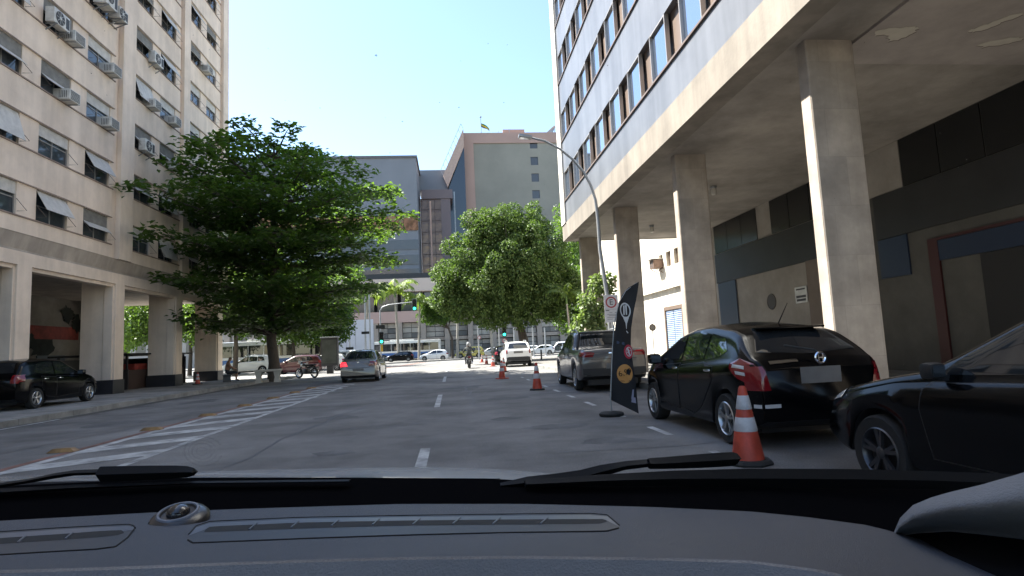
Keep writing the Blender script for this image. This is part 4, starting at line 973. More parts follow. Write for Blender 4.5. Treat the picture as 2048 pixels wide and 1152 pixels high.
# buses
def make_bus(px0, px1, Y, label, ymid=700):
    x0b, x1b = at(px0, ymid, Y).x, at(px1, ymid, Y).x; L = x1b-x0b; H_ = 3.15
    t = thing('bus', label, 'bus', ((x0b+x1b)/2, Y, 0)); h = L/2
    wm = P_white; bm_ = mat('bus_blue', (.03,.10,.30), .35, coat=.5)
    MB().cbox(-h,h,-1.25,1.25,1.25,H_,.14).build('body', wm, t, smooth=True)
    MB().cbox(-h+.02,h-.02,-1.245,1.245,.35,1.3,.06).build('skirt', bm_, t, smooth=True)
    MB().cbox(-h+L*.28,-h+L*.62,-1.0,1.0,H_-.02,H_+.22,.08).build('roof_unit', wm, t, smooth=True)
    n = max(3, int(L/1.5)); w = (L-.7)/n
    for i in range(n): MB().box(-h+.35+i*w+.03, -h+.35+(i+1)*w-.03, -1.262, -1.24, 1.55, 2.72).build('window', M_glassd, t)
    MB().box(-h-.012,-h+.02,-1.1,1.1,1.2,2.75).build('windscreen', M_glassd, t)
    ty, rm = wheel_meshes(.48, .28)
    for xx in (-h*.62, h*.5):
        wo = ty.build('wheel', M_rubber, t, smooth=True); wo.location = (xx, -1.12, .48); wo.rotation_euler = (0,0,-math.pi/2)
        ro = rm.build('rim', [M_rim, M_blackp], wo, smooth=True)
    for xx in (-h*.62, h*.5): MB().lathe([(.001,-1.252),(.56,-1.252)], 20, axis='Y', c=(xx,0,.5)).build('wheel_arch', M_blackp, t, fix=False)
    for y in (-1.0, .6): MB().box(-h-.03,-h+.02,y,y+.4,.6,.8).build('headlight', M_clear, t)
make_bus(742, 882, 95, 'white and blue city bus across the junction behind the traffic light')
make_bus(436, 662, 64, 'blue and white bus in the shade behind the tiered tree')

# motorcycles and people -------------------------------------------------
def motorcycle(name, label, loc, rz):
    t = thing(name, label, 'motorcycle', loc, rz)
    for y, nm in ((-.65,'rear_wheel'),(.68,'front_wheel')):
        w = MB().lathe([(.22,-.05),(.29,-.055),(.31,-.02),(.31,.02),(.29,.055),(.22,.05)], 24, axis='X').build('wheel', M_rubber, t, smooth=True); w.location = (0,y,.31)
        sp = MB().lathe([(.225,-.03),(.225,.03)], 24, axis='X')
        for k in range(8): a = k*math.pi/4; sp.beam((0,.03*math.cos(a),.03*math.sin(a)),(0,.22*math.cos(a),.22*math.sin(a)),.014)
        sp.build('rim', M_rim, w)
    q = MB(); q.tube([(0,.62,.33),(0,.42,.98)], .05, 8); q.tube([(0,.40,.80),(0,-.1,.62),(0,-.55,.75)], .05, 8); q.tube([(0,-.1,.62),(0,.05,.35),(0,-.65,.31)], .045, 8); q.cbox(-.15,.15,-.15,.25,.28,.58,.05); q.build('frame', M_blackp, t, smooth=True)
    q = MB().cbox(-.15,.15,.0,.42,.68,.90,.07); q.build('fuel_tank', P_dgrey, t, smooth=True)
    q = MB().cbox(-.13,.13,-.72,.02,.74,.84,.04); q.build('seat', M_rubber, t, smooth=True)
    q = MB().tube([(-.38,.28,1.06),(-.2,.40,1.02),(.2,.40,1.02),(.38,.28,1.06)], .018, 8); q.build('handlebar', M_metal, t, smooth=True)
    q = MB().cbox(-.09,.09,-.86,-.80,.72,.80,.02); q.build('tail_light', M_red, t)
    q = MB().box(-.10,.10,-.93,-.91,.52,.68); q.build('number_plate', M_plate, t)
    q = MB().cbox(-.11,.11,.50,.62,.86,1.06,.04); q.build('headlight', M_clear, t, smooth=True)
    q = MB().tube([(.16,.1,.34),(.17,-.3,.32),(.18,-.75,.42)], [.03,.035,.05], 8); q.build('exhaust', M_chrome, t, smooth=True)
    q = MB(); q.cbox(-.07,.07,-.95,-.35,.60,.66,.02); q.build('mudguard', M_blackp, t)
    for sx in (-1,1): MB().lathe([(.001,-.012),(.05,0),(.001,.012)], 10, axis='Y', c=(sx*.42,.30,1.22)).tube([(sx*.36,.30,1.05),(sx*.42,.30,1.2)], .008, 5).build('mirror', M_blackp, t)
    return t
def skin_person(name, label, joints, edges, radii, mats_z, loc, rz, root=0, extra=None):
    """one continuous skinned body; joints dict name->(x,y,z)"""
    names = list(joints); me = bpy.data.meshes.new(name)
    me.from_pydata([joints[n] for n in names], [(names.index(a), names.index(b)) for a, b in edges], [])
    tmp = bpy.data.objects.new('tmp', me); COL.objects.link(tmp)
    md = tmp.modifiers.new('Skin', 'SKIN'); md.use_smooth_shade = True
    sv = me.skin_vertices[0].data
    for i, n in enumerate(names): sv[i].radius = (radii[n], radii[n]) if not isinstance(radii[n], tuple) else radii[n]; sv[i].use_root = (i == root)
    ss = tmp.modifiers.new('Sub', 'SUBSURF'); ss.levels = 2; ss.render_levels = 2
    dg = bpy.context.evaluated_depsgraph_get(); bm_ = bpy.data.meshes.new_from_object(tmp.evaluated_get(dg)); bpy.data.objects.remove(tmp)
    bm_.materials.clear()
    for m_, _ in mats_z: bm_.materials.append(m_)
    for p in bm_.polygons:
        c = p.center
        for k, (_, fn) in enumerate(mats_z):
            if fn(c): p.material_index = k; break
        p.use_smooth = True
    root_ = thing(name, label, 'person', loc, rz)
    link('body', bm_, root_)
    return root_
M_skin = mat('skin', (.26,.14,.09), .6); M_jacket = mat('dark_jacket', (.030,.034,.033), .8, var=.2, vscale=6); M_trouser = mat('dark_trousers', (.02,.022,.028), .85)
M_shoe = mat('shoe', (.015,.015,.015), .7); M_helm = mat('helmet_grey', (.18,.18,.18), .3, coat=.6); M_hair = mat('black_hair', (.012,.01,.009), .8)
mo = gnd(939, 737)
motorcycle('motorcycle', 'motorcycle ridden away down the centre lane toward the junction', (mo.x, mo.y+.55, 0), R(2))
J = dict(pelvis=(0,-.28,.92), waist=(0,-.22,1.08), chest=(0,-.12,1.30), neck=(0,-.06,1.46), head=(0,-.02,1.58), top=(0,-.01,1.68))
for s_, n in ((-1,'l'),(1,'r')):
    J.update({n+'sh':(s_*.19,-.10,1.38), n+'el':(s_*.34,.02,1.18), n+'wr':(s_*.36,.22,1.08), n+'ha':(s_*.365,.29,1.065), n+'hip':(s_*.10,-.26,.88), n+'kn':(s_*.24,.12,.72), n+'an':(s_*.22,-.08,.36), n+'to':(s_*.22,.08,.30)})
ED = [('pelvis','waist'),('waist','chest'),('chest','neck'),('neck','head'),('head','top')]
for n in 'lr': ED += [('chest',n+'sh'),(n+'sh',n+'el'),(n+'el',n+'wr'),(n+'wr',n+'ha'),('pelvis',n+'hip'),(n+'hip',n+'kn'),(n+'kn',n+'an'),(n+'an',n+'to')]
RAD = dict(pelvis=.15, waist=.14, chest=.17, neck=.07, head=.10, top=.08)
for n in 'lr': RAD.update({n+'sh':.085, n+'el':.06, n+'wr':.045, n+'ha':.045, n+'hip':.11, n+'kn':.075, n+'an':.05, n+'to':.045})
rider = skin_person('person', 'motorcyclist in dark jacket and grey helmet seen from behind', J, ED, RAD,
    [(M_skin, lambda c: c.z > 1.46), (M_skin, lambda c: abs(c.x) > .33 and c.y > .2), (M_jacket, lambda c: c.z > .95), (M_shoe, lambda c: c.z < .38), (M_trouser, lambda c: True)], (mo.x, mo.y+.55, 0), R(2))
hm = MB().lathe([(.001,.175),(.06,.168),(.11,.13),(.145,.06),(.155,0),(.15,-.07),(.13,-.12),(.11,-.135)], 24).build('helmet', M_helm, rider, smooth=True); hm.location = (0,-.02,1.615); hm.scale = (1,1.15,1)
motorcycle('motorcycle', 'parked motorcycle in the shade beside the maroon car', tuple(gnd(610, 757, .0)+Vector((0,.5,0))), R(55))
sp_ = Vector((-12.2, 33.2, .15))
J2 = dict(pelvis=(0,0,.50), waist=(0,-.03,.68), chest=(0,.02,.93), neck=(0,.10,1.10), head=(0,.15,1.22), top=(0,.16,1.32))
for s_, n in ((-1,'l'),(1,'r')):
    J2.update({n+'sh':(s_*.19,.04,1.02), n+'el':(s_*.25,.18,.78), n+'wr':(s_*.12,.40,.66), n+'ha':(s_*.08,.47,.65), n+'hip':(s_*.10,.05,.47), n+'kn':(s_*.15,.46,.50), n+'an':(s_*.15,.44,.09), n+'to':(s_*.16,.60,.04)})
man = skin_person('person', 'man in dark shorts sitting on a bench leaning forward in the shade of the tree', J2, ED, RAD,
    [(M_hair, lambda c: c.z > 1.24), (M_skin, lambda c: c.z > .64), (M_trouser, lambda c: c.z > .40), (M_shoe, lambda c: c.z < .09), (M_skin, lambda c: True)], sp_, R(-70))
bn = thing('bench', 'dark bench under the seated man near the arcade end', 'bench', sp_, R(-70))
MB().cbox(-.9,.9,-.22,.2,.33,.39,.015).build('seat', M_plinth, bn)
for x in (-.7,.7): MB().box(x-.05,x+.05,-.2,.18,0,.33).build('leg', M_plinth, bn)
pb = gnd(525, 767, .15)
sb = thing('stone_bench', 'small pale stone bench on the left pavement beside the tree trunk', 'bench', (pb.x-.05, pb.y+1, .15), R(8))
stn = mat('pale_stone', (.40,.37,.31), .85, var=.15, vscale=3)
MB().cbox(-.62,.62,-.22,.22,.52,.62,.02).build('top_slab', stn, sb)
for x in (-.42,.42): MB().prism([(x-.14,0),(x+.14,0),(x+.10,.25),(x+.16,.52),(x-.16,.52),(x-.10,.25)], .34, 'Y', -.17).build('leg', stn, sb)
# ================================================================== vegetation
def leaf_mesh(name, pos, nrm, dirs, length, width, material, parent, fold=.25, kindstuff=True):
    """numpy arrays : one folded rhombic leaf (two triangles) at each pos along dirs"""
    n = len(pos); dirs = dirs/np.linalg.norm(dirs, axis=1)[:, None]
    side = np.cross(dirs, nrm); side /= (np.linalg.norm(side, axis=1)[:, None]+1e-9); up = np.cross(side, dirs)
    L = length[:, None]; W_ = width[:, None]
    v = np.empty((n, 4, 3)); v[:, 0] = pos; v[:, 2] = pos+dirs*L-up*L*.08
    mid = pos+dirs*L*.55; v[:, 1] = mid+side*W_/2+up*W_*fold; v[:, 3] = mid-side*W_/2+up*W_*fold
    me = bpy.data.meshes.new(name); me.vertices.add(n*4); me.vertices.foreach_set('co', v.reshape(-1))
    b = np.arange(n)[:, None]*4; tri = np.concatenate([b+0, b+1, b+2, b+0, b+2, b+3], 1).reshape(-1)
    me.loops.add(n*6); me.loops.foreach_set('vertex_index', tri); me.polygons.add(n*2)
    me.polygons.foreach_set('loop_start', np.arange(n*2)*3); me.polygons.foreach_set('loop_total', np.full(n*2, 3))
    me.materials.append(material); me.update(calc_edges=True); me.validate()
    o = link(name, me, parent)
    if kindstuff: o['kind'] = 'stuff'
    return o
def unit(n):
    d = nrng.normal(size=(n, 3)); return d/np.linalg.norm(d, axis=1)[:, None]
L_alm = leafmat('almond_leaf', (.018,.042,.014), (.052,.095,.024), (.16,.29,.025), .36, .45)
L_fic = leafmat('ficus_leaf', (.030,.066,.017), (.13,.18,.05), (.15,.26,.03), .25, .6)
L_dk = leafmat('dark_leaf', (.018,.045,.012), (.05,.10,.02), (.13,.25,.02), .4)
L_lt = leafmat('light_leaf', (.035,.075,.016), (.09,.15,.03), (.15,.26,.025), .42)
L_palm = leafmat('palm_leaf', (.04,.085,.018), (.11,.16,.03), (.24,.34,.04), .45)
L_var = leafmat('pale_leaf', (.10,.15,.06), (.30,.36,.16), (.2,.3,.05), .3)

# --- big tiered tree on the left
TX, TY = -10.0, 34.0
tt = thing('almond_tree', 'large dark tree with flat tiers of broad leaves on the left pavement', 'tree', (TX, TY, .15))
q = MB(); trunk = [(0,0,-.1),(.05,-.1,.9),(-.05,-.25,2.2),(.1,-.4,4),(.2,-.6,6.5),(.3,-.8,9),(.35,-1.0,11.5),(.4,-1.1,13.2)]
q.tube(trunk, [.36,.29,.26,.24,.21,.16,.10,.05], 12)
def trunk_at(z):
    for a, b in zip(trunk[:-1], trunk[1:]):
        if a[2] <= z <= b[2]: s_ = (z-a[2])/(b[2]-a[2]); return Vector(a).lerp(Vector(b), s_)
    return Vector(trunk[-1])
tr = random.Random(21); ros = []
TIERS = [(3.0,5.0,12,.10),(3.9,4.6,6,.06),(4.8,7.0,13,.06),(5.8,4.8,6,.05),(6.8,8.8,16,.05),(7.8,5.0,6,.05),(8.6,9.3,16,.05),(9.5,5.0,6,.08),(10.3,7.8,12,.10),(11.6,5.0,8,.25),(12.9,3.0,6,.55)]
for (z, rad, nb_, rise) in TIERS:
    for i in range(nb_):
        th = 2*math.pi*(i+tr.uniform(-.3,.3))/nb_
        d = Vector((math.cos(th), math.sin(th), 0)); ln_ = rad*tr.uniform(.72,1.06)
        base = trunk_at(z-.35-.3*tr.random())
        if d.x > 0: ln_ *= 1-.17*d.x
        if d.x < 0:            # keep clear of the office block
            lim = (-13.35-TX-base.x)/d.x if d.x < -.05 else 99
            if TY+base.y+d.y*ln_ < 38.6: ln_ = min(ln_, max(lim, 1.2))
        zt_ = z+rise*ln_*.3+tr.uniform(-.25,.25)
        pts = [base]
        side = Vector((-d.y, d.x, 0)); cv = tr.uniform(-.7,.7)
        for s_ in (.25,.5,.75,1.0):
            pts.append(Vector((base.x, base.y, 0))+d*(ln_*s_)+side*(cv*math.sin(s_*2.5))+Vector((0,0,base.z+(zt_-base.z)*min(1, s_*1.5)-.10*ln_*max(0, s_-.6)**2)))
        q.tube(pts, [.075,.055,.04,.028,.012], 5)
        for s_ in np.linspace(.22, 1.0, int(4+ln_*1.5)):
            k = min(3, int(s_*4)); a = pts[k].lerp(pts[k+1], s_*4-k) if k < 4 else pts[4]
            for sg in (-1, 1):
                off = ln_*.20*(1.15-s_*.55)*tr.uniform(.3,1.25)
                e = a+side*(sg*off)+d*(off*.55)+Vector((0,0,tr.uniform(-.16,.18)))
                if TX+e.x < -13.5 and TY+e.y < 37.8: continue
                if off > .5: q.tube([a, a.lerp(e, .5)+Vector((0,0,.05)), e], [.014,.010,.005], 3, caps=False)
                ros.append(e)
                if off > .6: ros.append(a.lerp(e, .55)+Vector((0,0,tr.uniform(-.05,.1))))
        ros.append(pts[4])
q.build('trunk', M_bark, tt, smooth=True)
rp_ = np.array([tuple(p) for p in ros]); NL = 9
pos = np.repeat(rp_, NL, 0)+nrng.normal(size=(len(rp_)*NL, 3))*.13
ang = nrng.uniform(0, 2*np.pi, len(pos)); el = nrng.uniform(-.5, .45, len(pos))
dr = np.stack([np.cos(ang)*np.cos(el), np.sin(ang)*np.cos(el), np.sin(el)], 1)
nm = np.tile([0,0,1.], (len(pos),1))+nrng.normal(size=(len(pos),3))*.35
leaf_mesh('crown', pos, nm, dr, nrng.uniform(.18,.48,len(pos)), nrng.uniform(.11,.26,len(pos)), L_alm, tt)

# --- clumpy crowns
def clump_tree(name, label, base, trunk_pts, trunk_r, lobes, nleaf, lsize, leafm, limbs=True, group=None, shell=.55, cat='tree'):
    t = thing(name, label, cat, base, 0, group)
    q = MB(); q.tube(trunk_pts, trunk_r, 10); tp = Vector(trunk_pts[-1])
    if limbs:
        for (c, r_) in lobes[:18]:
            c = Vector(c); m_ = tp.lerp(c, .5)+Vector((0,0,-.1*(c-tp).length)); q.tube([tp-Vector((0,0,.4)), m_, c], [trunk_r[-1]*.55, trunk_r[-1]*.3, .02], 5)
    q.build('trunk', M_bark, t, smooth=True)
    vol = np.array([max(r_)**2 if isinstance(r_, tuple) else r_**2 for _, r_ in lobes]); cnt = (vol/vol.sum()*nleaf).astype(int)
    P_, D_, N_ = [], [], []
    for (c, r_), n in zip(lobes, cnt):
        u = unit(n); rad = shell+(1-shell)*nrng.rand(n)**.6; rr = np.array(r_ if isinstance(r_, tuple) else (r_, r_, r_))
        bump_ = 1+.16*np.sin(u[:,0]*7+c[0])*np.cos(u[:,1]*6+c[1])+.1*np.sin(u[:,2]*9+c[2])
        P_.append(np.array(c)+u*rr*(rad*bump_)[:, None]); D_.append(u*.45+nrng.normal(size=(n,3))*.8+np.array([0,0,-.15])); N_.append(u*.8+np.array([0,0,.6])+nrng.normal(size=(n,3))*.4)
    P_ = np.concatenate(P_); D_ = np.concatenate(D_); N_ = np.concatenate(N_)
    leaf_mesh('crown', P_, N_, D_, nrng.uniform(.7,1.3,len(P_))*lsize, nrng.uniform(.7,1.2,len(P_))*lsize*.7, leafm, t)
    return t
def lobes_from(seed, c, rx, ry, rz, n, rmin, rmax, zcut=-.75, inner=.55):
    r_ = random.Random(seed); out = []
    for i in range(n):
        z = 1-2*(i+.5)/n; z = max(z, zcut); th = i*2.39996+r_.uniform(-.3,.3); s_ = math.sqrt(max(0, 1-z*z)); k = r_.uniform(inner, .86)
        out.append(((c[0]+rx*k*s_*math.cos(th), c[1]+ry*k*s_*math.sin(th), c[2]+rz*k*z), r_.uniform(rmin, rmax)))
    out.append((c, min(rx, ry, rz)*.7)); return out
FY = 50.0
fc = at(1010, 522, FY); fbp = at(1052, 700, FY)
lob = []
fr7 = random.Random(12); cxf = fc.x-fbp.x
for (dx, dy, dz, r_) in ((0,-.5,1.9,3.2),(-2.6,-1,.3,2.7),(2.6,-.8,.6,2.9),(-3.9,-.6,-1.6,2.0),(3.9,0,-1.5,2.3),(0,-2.6,-.6,2.6),(-1.6,-2.4,-2.2,2.2),(1.8,-2.4,-2.0,2.3),(0,2.4,0,3.0),(-3,2,-1,2.3),(3,2,-.6,2.5),(-1.4,-1,2.5,2.0),(1.8,-.6,2.6,2.0),(-4.6,-.8,-2.9,1.3),(.2,-1,-3.0,2.0),(-3.2,-.6,-3.5,1.7),(3.4,-.4,-3.4,1.9),(1.2,-1.6,-3.9,1.7),(-1.2,-1.2,-3.9,1.6),(4.6,-.3,-2.4,1.6)):
    n_ = 15
    for i in range(n_):
        z_ = 1-2*(i+.5)/n_; th_ = i*2.39996+fr7.uniform(-.4,.4); s_ = math.sqrt(max(0,1-z_*z_)); k_ = r_*fr7.uniform(.62,.88)
        lob.append(((cxf+dx*1.1+k_*s_*math.cos(th_), dy+k_*s_*math.sin(th_), fc.z+dz*1.08+k_*z_*.95), fr7.uniform(.45,.85)))
    lob.append(((cxf+dx, dy, fc.z+dz), r_*.62))
clump_tree('ficus_tree', 'dense round sunlit tree with a bulging crown in front of the grey green tower', (fbp.x, FY, .0), [(0,0,-.1),(-.1,0,1.4),(-.3,0,2.6),(-.6,0,4.2)], [.55,.42,.36,.25], lob, 120000, .22, L_fic, shell=.6)
# small round tree in front of the far building
sc_ = at(868, 622, 92)
clump_tree('round_tree', 'small dark round tree before the concrete building across the junction', (at(905,700,92).x, 92, .1), [(0,0,0),(0,0,3.0),(-.6,0,5.0)], [.22,.17,.12], lobes_from(8, (sc_.x-at(905,700,92).x+.6, 0, sc_.z), 3.3, 3.0, 2.7, 24, .7, 1.2), 9000, .30, L_dk)
# leafy trees behind the arcade and the tiered tree
for i, (px, py, Y, rx, rz, lm, lab) in enumerate(((300,640,52,3.0,2.6,L_lt,'bright tree seen through the arcade between its second and third columns'), (470,610,50,4.2,3.4,L_lt,'bright leafy tree behind the end column of the arcade'), (585,650,58,3.2,2.0,L_lt,'low bright tree behind the tiered tree trunk, above the maroon car'),
      (250,650,66,3.4,2.8,L_lt,'bright tree far back, seen past the second arcade column'), (380,640,60,3.0,2.6,L_lt,'bright tree seen between the third column and the end column'), (430,560,70,4.5,4.0,L_dk,'darker tree behind the arcade end, above the bus'), (395,560,56,6.0,4.0,L_dk,'tall shade tree standing behind the end of the arcade'), (640,575,60,5.5,3.2,L_dk,'broad shade tree spreading over the parked cars beyond the tiered tree'), (660,640,62,2.6,2.4,L_dk,'thin leafy tree above the dark kiosk'), (560,585,68,5.0,3.6,L_lt,'sunlit tree glowing through the lowest tier of the tiered tree'))):
    c = at(px, py, Y)
    clump_tree('street_tree', lab, (c.x, Y, 0), [(0,0,-.05),(.1,0,c.z*.4),(0,0,c.z*.8)], [.22,.17,.1], lobes_from(30+i, (0,0,c.z), rx, rx, rz, 20, .8, 1.3), 7000, .28, lm, group='trees behind the arcade')
for i, (px, py, Y, rx, rz, lab) in enumerate(((1160,600,62,5.0,4.2,'dark tree behind the round sunlit tree at the right building corner'),(1180,470,70,6.0,6.0,'tall dark tree filling the gap beside the far column'))):
    c = at(px, py, Y); clump_tree('street_tree', lab, (c.x, Y, 0), [(0,0,-.05),(.1,0,c.z*.4),(0,0,c.z*.8)], [.25,.2,.12], lobes_from(50+i, (0,0,c.z), rx, rx, rz, 26, 1.0, 1.7), 14000, .30, L_alm)
# pale leafy shrub tree by the far column with thin stems
c = at(1190, 610, 24)
vs = [((at(px, py, 24)-Vector((c.x,24,0)))[:], r_) for px, py, r_ in ((1175,610,.42),(1195,575,.45),(1210,625,.40),(1165,650,.35),(1195,660,.40),(1212,585,.35),(1220,565,.25),(1150,670,.25),(1180,640,.4))]
clump_tree('leafy_shrub', 'pale leafed sunlit shrub behind the parking sign', (c.x, 24, .15), [(0,0,0),(.05,0,1.2),(0,0,2.2)], [.05,.04,.03], vs, 1500, .19, L_var, shell=.2, cat='shrub')
# palms
def palm(name, label, base, H_, lean, fr_n, fl_, seed, group=None, tr_=.17):
    t = thing(name, label, 'palm', base, 0, group); r_ = random.Random(seed)
    top = Vector((lean, 0, H_)); q = MB()
    q.tube([(0,0,0),(lean*.2,0,H_*.35),(lean*.6,0,H_*.7),top], [tr_*1.3,tr_*1.05,tr_,tr_*.8], 10)
    q.build('trunk', mat('palm_trunk', (.30,.27,.23), .9, var=.2, vscale=2), t, smooth=True)
    MB().tube([top, top+Vector((0,0,.9))], [tr_*.95,tr_*.5], 8).build('crownshaft', mat('palm_shaft', (.12,.20,.05), .6), t, smooth=True)
    P_, D_, N_, Ls = [], [], [], []; st = MB(); c0 = top+Vector((0,0,.8))
    for i in range(fr_n):
        th = i*2.4+r_.uniform(-.2,.2); e0 = r_.uniform(.15,1.2); d = Vector((math.cos(th), math.sin(th), 0)); L_ = fl_*r_.uniform(.8,1.1); pts = []
        for k in range(11):
            s_ = k/10; a = e0-s_*s_*1.9; pts.append((pts[-1]+(d*math.cos(a)+Vector((0,0,math.sin(a))))*(L_/10)) if k else c0.copy())
        st.tube(pts, [.03]*4+[.02]*4+[.01]*3, 4, caps=False); sd_ = Vector((-d.y, d.x, 0))
        for k in range(2, 11):
            for m_ in (0,.5):
                p = pts[k-1].lerp(pts[k], m_); tg = (pts[k]-pts[k-1]).normalized()
                for sg in (-1,1):
                    dd = sd_*sg*.8+tg*.5+Vector((0,0,-.75+r_.uniform(-.2,.2))); P_.append(p[:]); D_.append(dd[:]); N_.append((tg.cross(dd))[:]); Ls.append(L_*.26*(1.1-abs(k/10-.5)))
    st.build('frond_stem', L_palm, t)
    Ls = np.array(Ls); leaf_mesh('fronds', np.array(P_), np.array(N_), np.array(D_), Ls, Ls*.16+.03, L_palm, t, fold=.1)
for i, (px, Y, ptop, fl_, lab) in enumerate(((733,84,590,3.2,'leftmost royal palm beside the grey poles'), (797,88,585,3.6,'palm with pale trunk just left of the hanging traffic light'), (915,86,600,3.2,'palm with drooping fronds in front of the far building, behind the motorcyclist'), (985,84,598,3.2,'palm half hidden by the left edge of the round sunlit tree'), (838,89,604,2.8,'slender palm right of the hanging traffic light'), (688,82,612,3.0,'short palm above the white hoarding'))):
    b = at(px, 705, Y); H_ = at(px, ptop, Y).z-.8
    palm('palm_tree', lab, (b.x, Y, .1), H_, .3*(-1)**i, 18, fl_*1.25, 70+i, 'palms along the cross street')
b = at(1143, 690, 46); palm('palm_tree', 'young palm right of the round sunlit tree near the far column', (b.x, 46, .1), at(1140,598,46).z-.5, -.2, 12, 2.0, 90, tr_=.09)
b = at(1130, 690, 30); palm('palm_tree', 'small low palm behind the pickup beside the leafy shrub', (at(1205,690,27).x, 27, .15), 1.6, .1, 10, 1.2, 93, tr_=.06)

# ================================================================== street furniture
# street lamp with curved arm
lp = thing('street_lamp', 'tall grey street lamp with a long curved arm at the right kerb', 'street lamp', (5.55, 19.9, .15)); LPO = Vector((5.55, 19.9, .15))
pts = [Vector((5.55,19.9,.15))]+[at(px, py, 19.9) for px, py in ((1206,600),(1200,500),(1196,440),(1191,400),(1182,372),(1168,345),(1147,320),(1120,298),(1090,282),(1060,275))]
pts[1].x = 5.50
MB().tube([p-LPO for p in pts], [.085,.075,.065,.06,.055,.052,.048,.045,.042,.04,.038], 10).build('pole', M_galv, lp, smooth=True)
MB().cbox(-.14,.14,-.14,.14,0,.05,.01).build('base_plate', M_galv, lp)
h0 = pts[-1]-LPO; d = (pts[-1]-pts[-2]).normalized()
hd = MB().cbox(-.42,.06,-.13,.13,-.05,.06,.03).build('lamp_head', M_metal, lp, smooth=True); hd.location = h0; hd.rotation_euler = (0, .12, 0)
MB().box(-.38,-.06,-.09,.09,-.062,-.052).build('diffuser', M_clear, hd)
MB().lathe([(.001,.07),(.03,.07),(.03,.02)], 8, c=(-.05,0,0)).build('sensor', M_blackp, hd)
# parking sign E
es = thing('parking_sign', 'white parking sign with letter E in a red ring on the lamp post', 'sign', (5.1, 18.95, .15)); ESO = Vector((5.36, 18.95, .15))
es.location = (5.36, 18.95, .15)
M_sign = mat('sign_white', (.58,.56,.57), .4, var=.04, vscale=3); M_ink = mat('sign_black', (.02,.02,.022), .5); M_sred = mat('sign_red', (.35,.03,.04), .45)
MB().tube([(0,.07,0),(0,.07,2.7)], .03, 8).build('post', M_galv, es, smooth=True)
pl = MB().cbox(-.24,.24,0,.012,1.80,2.72,.004).build('plate', M_sign, es); pl.location = (-.02, 0, 0)
MB().lathe([(.145,-.004),(.19,-.004)], 36, axis='Y', c=(0,0,2.47)).build('ring', M_sred, pl, fix=False)
rot = Matrix.Translation((0,-.006,2.47)) @ Matrix.Rotation(math.pi/2, 4, 'X')
text_mesh('E', .27, 'letter', M_ink, pl, rot, .002)
q = MB(); q.box(-.2,-.08,-.004,0,2.185,2.215)
for k, (z, a, b2) in enumerate(((2.12,-.08,.02),(2.12,.10,.16),(2.06,-.16,.18),(2.02,-.10,.18),(1.96,-.16,.10),(1.90,-.16,.02))): q.box(a,b2,-.004,0,z,z+.014)
q.build('small_print', mat('sign_grey_print', (.12,.12,.13), .6), pl); q = MB().box(-.22,.22,-.004,0,2.235,2.24); q.build('divider', mat('sign_grey_print', (.12,.12,.13), .6), pl)
# feather banner
fbn = thing('feather_banner', 'black feather banner with fork pin logo and orange price disc on a round base', 'banner', (2.72, 10.08, .0))
MB().lathe([(.001,.085),(.06,.085),(.18,.07),(.215,.05),(.215,.02),(.20,.0),(.001,0)], 28).build('base', M_rubber, fbn, smooth=True)
pp = [(0,0,.05),(.0,0,.3),(.072,0,1.0),(.145,0,1.57),(.265,0,1.98),(.40,0,2.18),(.62,0,2.33)]
MB().tube(pp, [.014,.013,.011,.009,.007,.006,.004], 8).build('pole', M_metal, fbn, smooth=True)
M_flag = mat('banner_black', (.010,.010,.013), .7, var=.3, vscale=2)
LE = [(.0,.28),(.03,.6),(.075,1.0),(.115,1.35),(.15,1.58),(.20,1.78),(.27,1.98),(.34,2.11),(.46,2.24),(.63,2.33)]; RE = [(.47,.02),(.46,.4),(.435,.8),(.43,1.2),(.46,1.5),(.53,1.8),(.585,2.02),(.61,2.16),(.625,2.26),(.635,2.335)]
def fy(x, z): return .05*math.sin(x*9+z*2.1)+.015*math.sin(z*7)
rows = []
for i in range(46):
    s_ = i/45*9; k = min(8, int(s_)); f_ = s_-k
    a = (LE[k][0]+(LE[k+1][0]-LE[k][0])*f_, LE[k][1]+(LE[k+1][1]-LE[k][1])*f_); b2 = (RE[k][0]+(RE[k+1][0]-RE[k][0])*f_, RE[k][1]+(RE[k+1][1]-RE[k][1])*f_)
    rows.append([(a[0]+(b2[0]-a[0])*j/12, fy(a[0]+(b2[0]-a[0])*j/12, a[1]+(b2[1]-a[1])*j/12)-.012, a[1]+(b2[1]-a[1])*j/12) for j in range(13)])
cloth = MB().grid(rows).build('banner_cloth', M_flag, fbn, smooth=True, fix=False)
def on_cloth(name, polys, m_, off=.006):
    q = MB()
    for P_ in polys:
        for (a, b_, c, d_) in P_: q.add([(x, fy(x, z)-.012-off, z) for x, z in (a, b_, c, d_)], [(0,1,2,3)])
    return q.build(name, m_, cloth, fix=False)
def ring(cx, cz, r0_, r1_, sx=1., n=36):
    return [((cx+sx*r0_*math.cos(a), cz+r0_*math.sin(a)), (cx+sx*r1_*math.cos(a), cz+r1_*math.sin(a)), (cx+sx*r1_*math.cos(b_), cz+r1_*math.sin(b_)), (cx+sx*r0_*math.cos(b_), cz+r0_*math.sin(b_))) for a, b_ in ((2*math.pi*i/n, 2*math.pi*(i+1)/n) for i in range(n))]
M_bw = mat('banner_white', (.55,.56,.58), .6); M_bred = mat('banner_red', (.40,.025,.05), .6); M_bor = mat('banner_orange', (.52,.24,.06), .6)
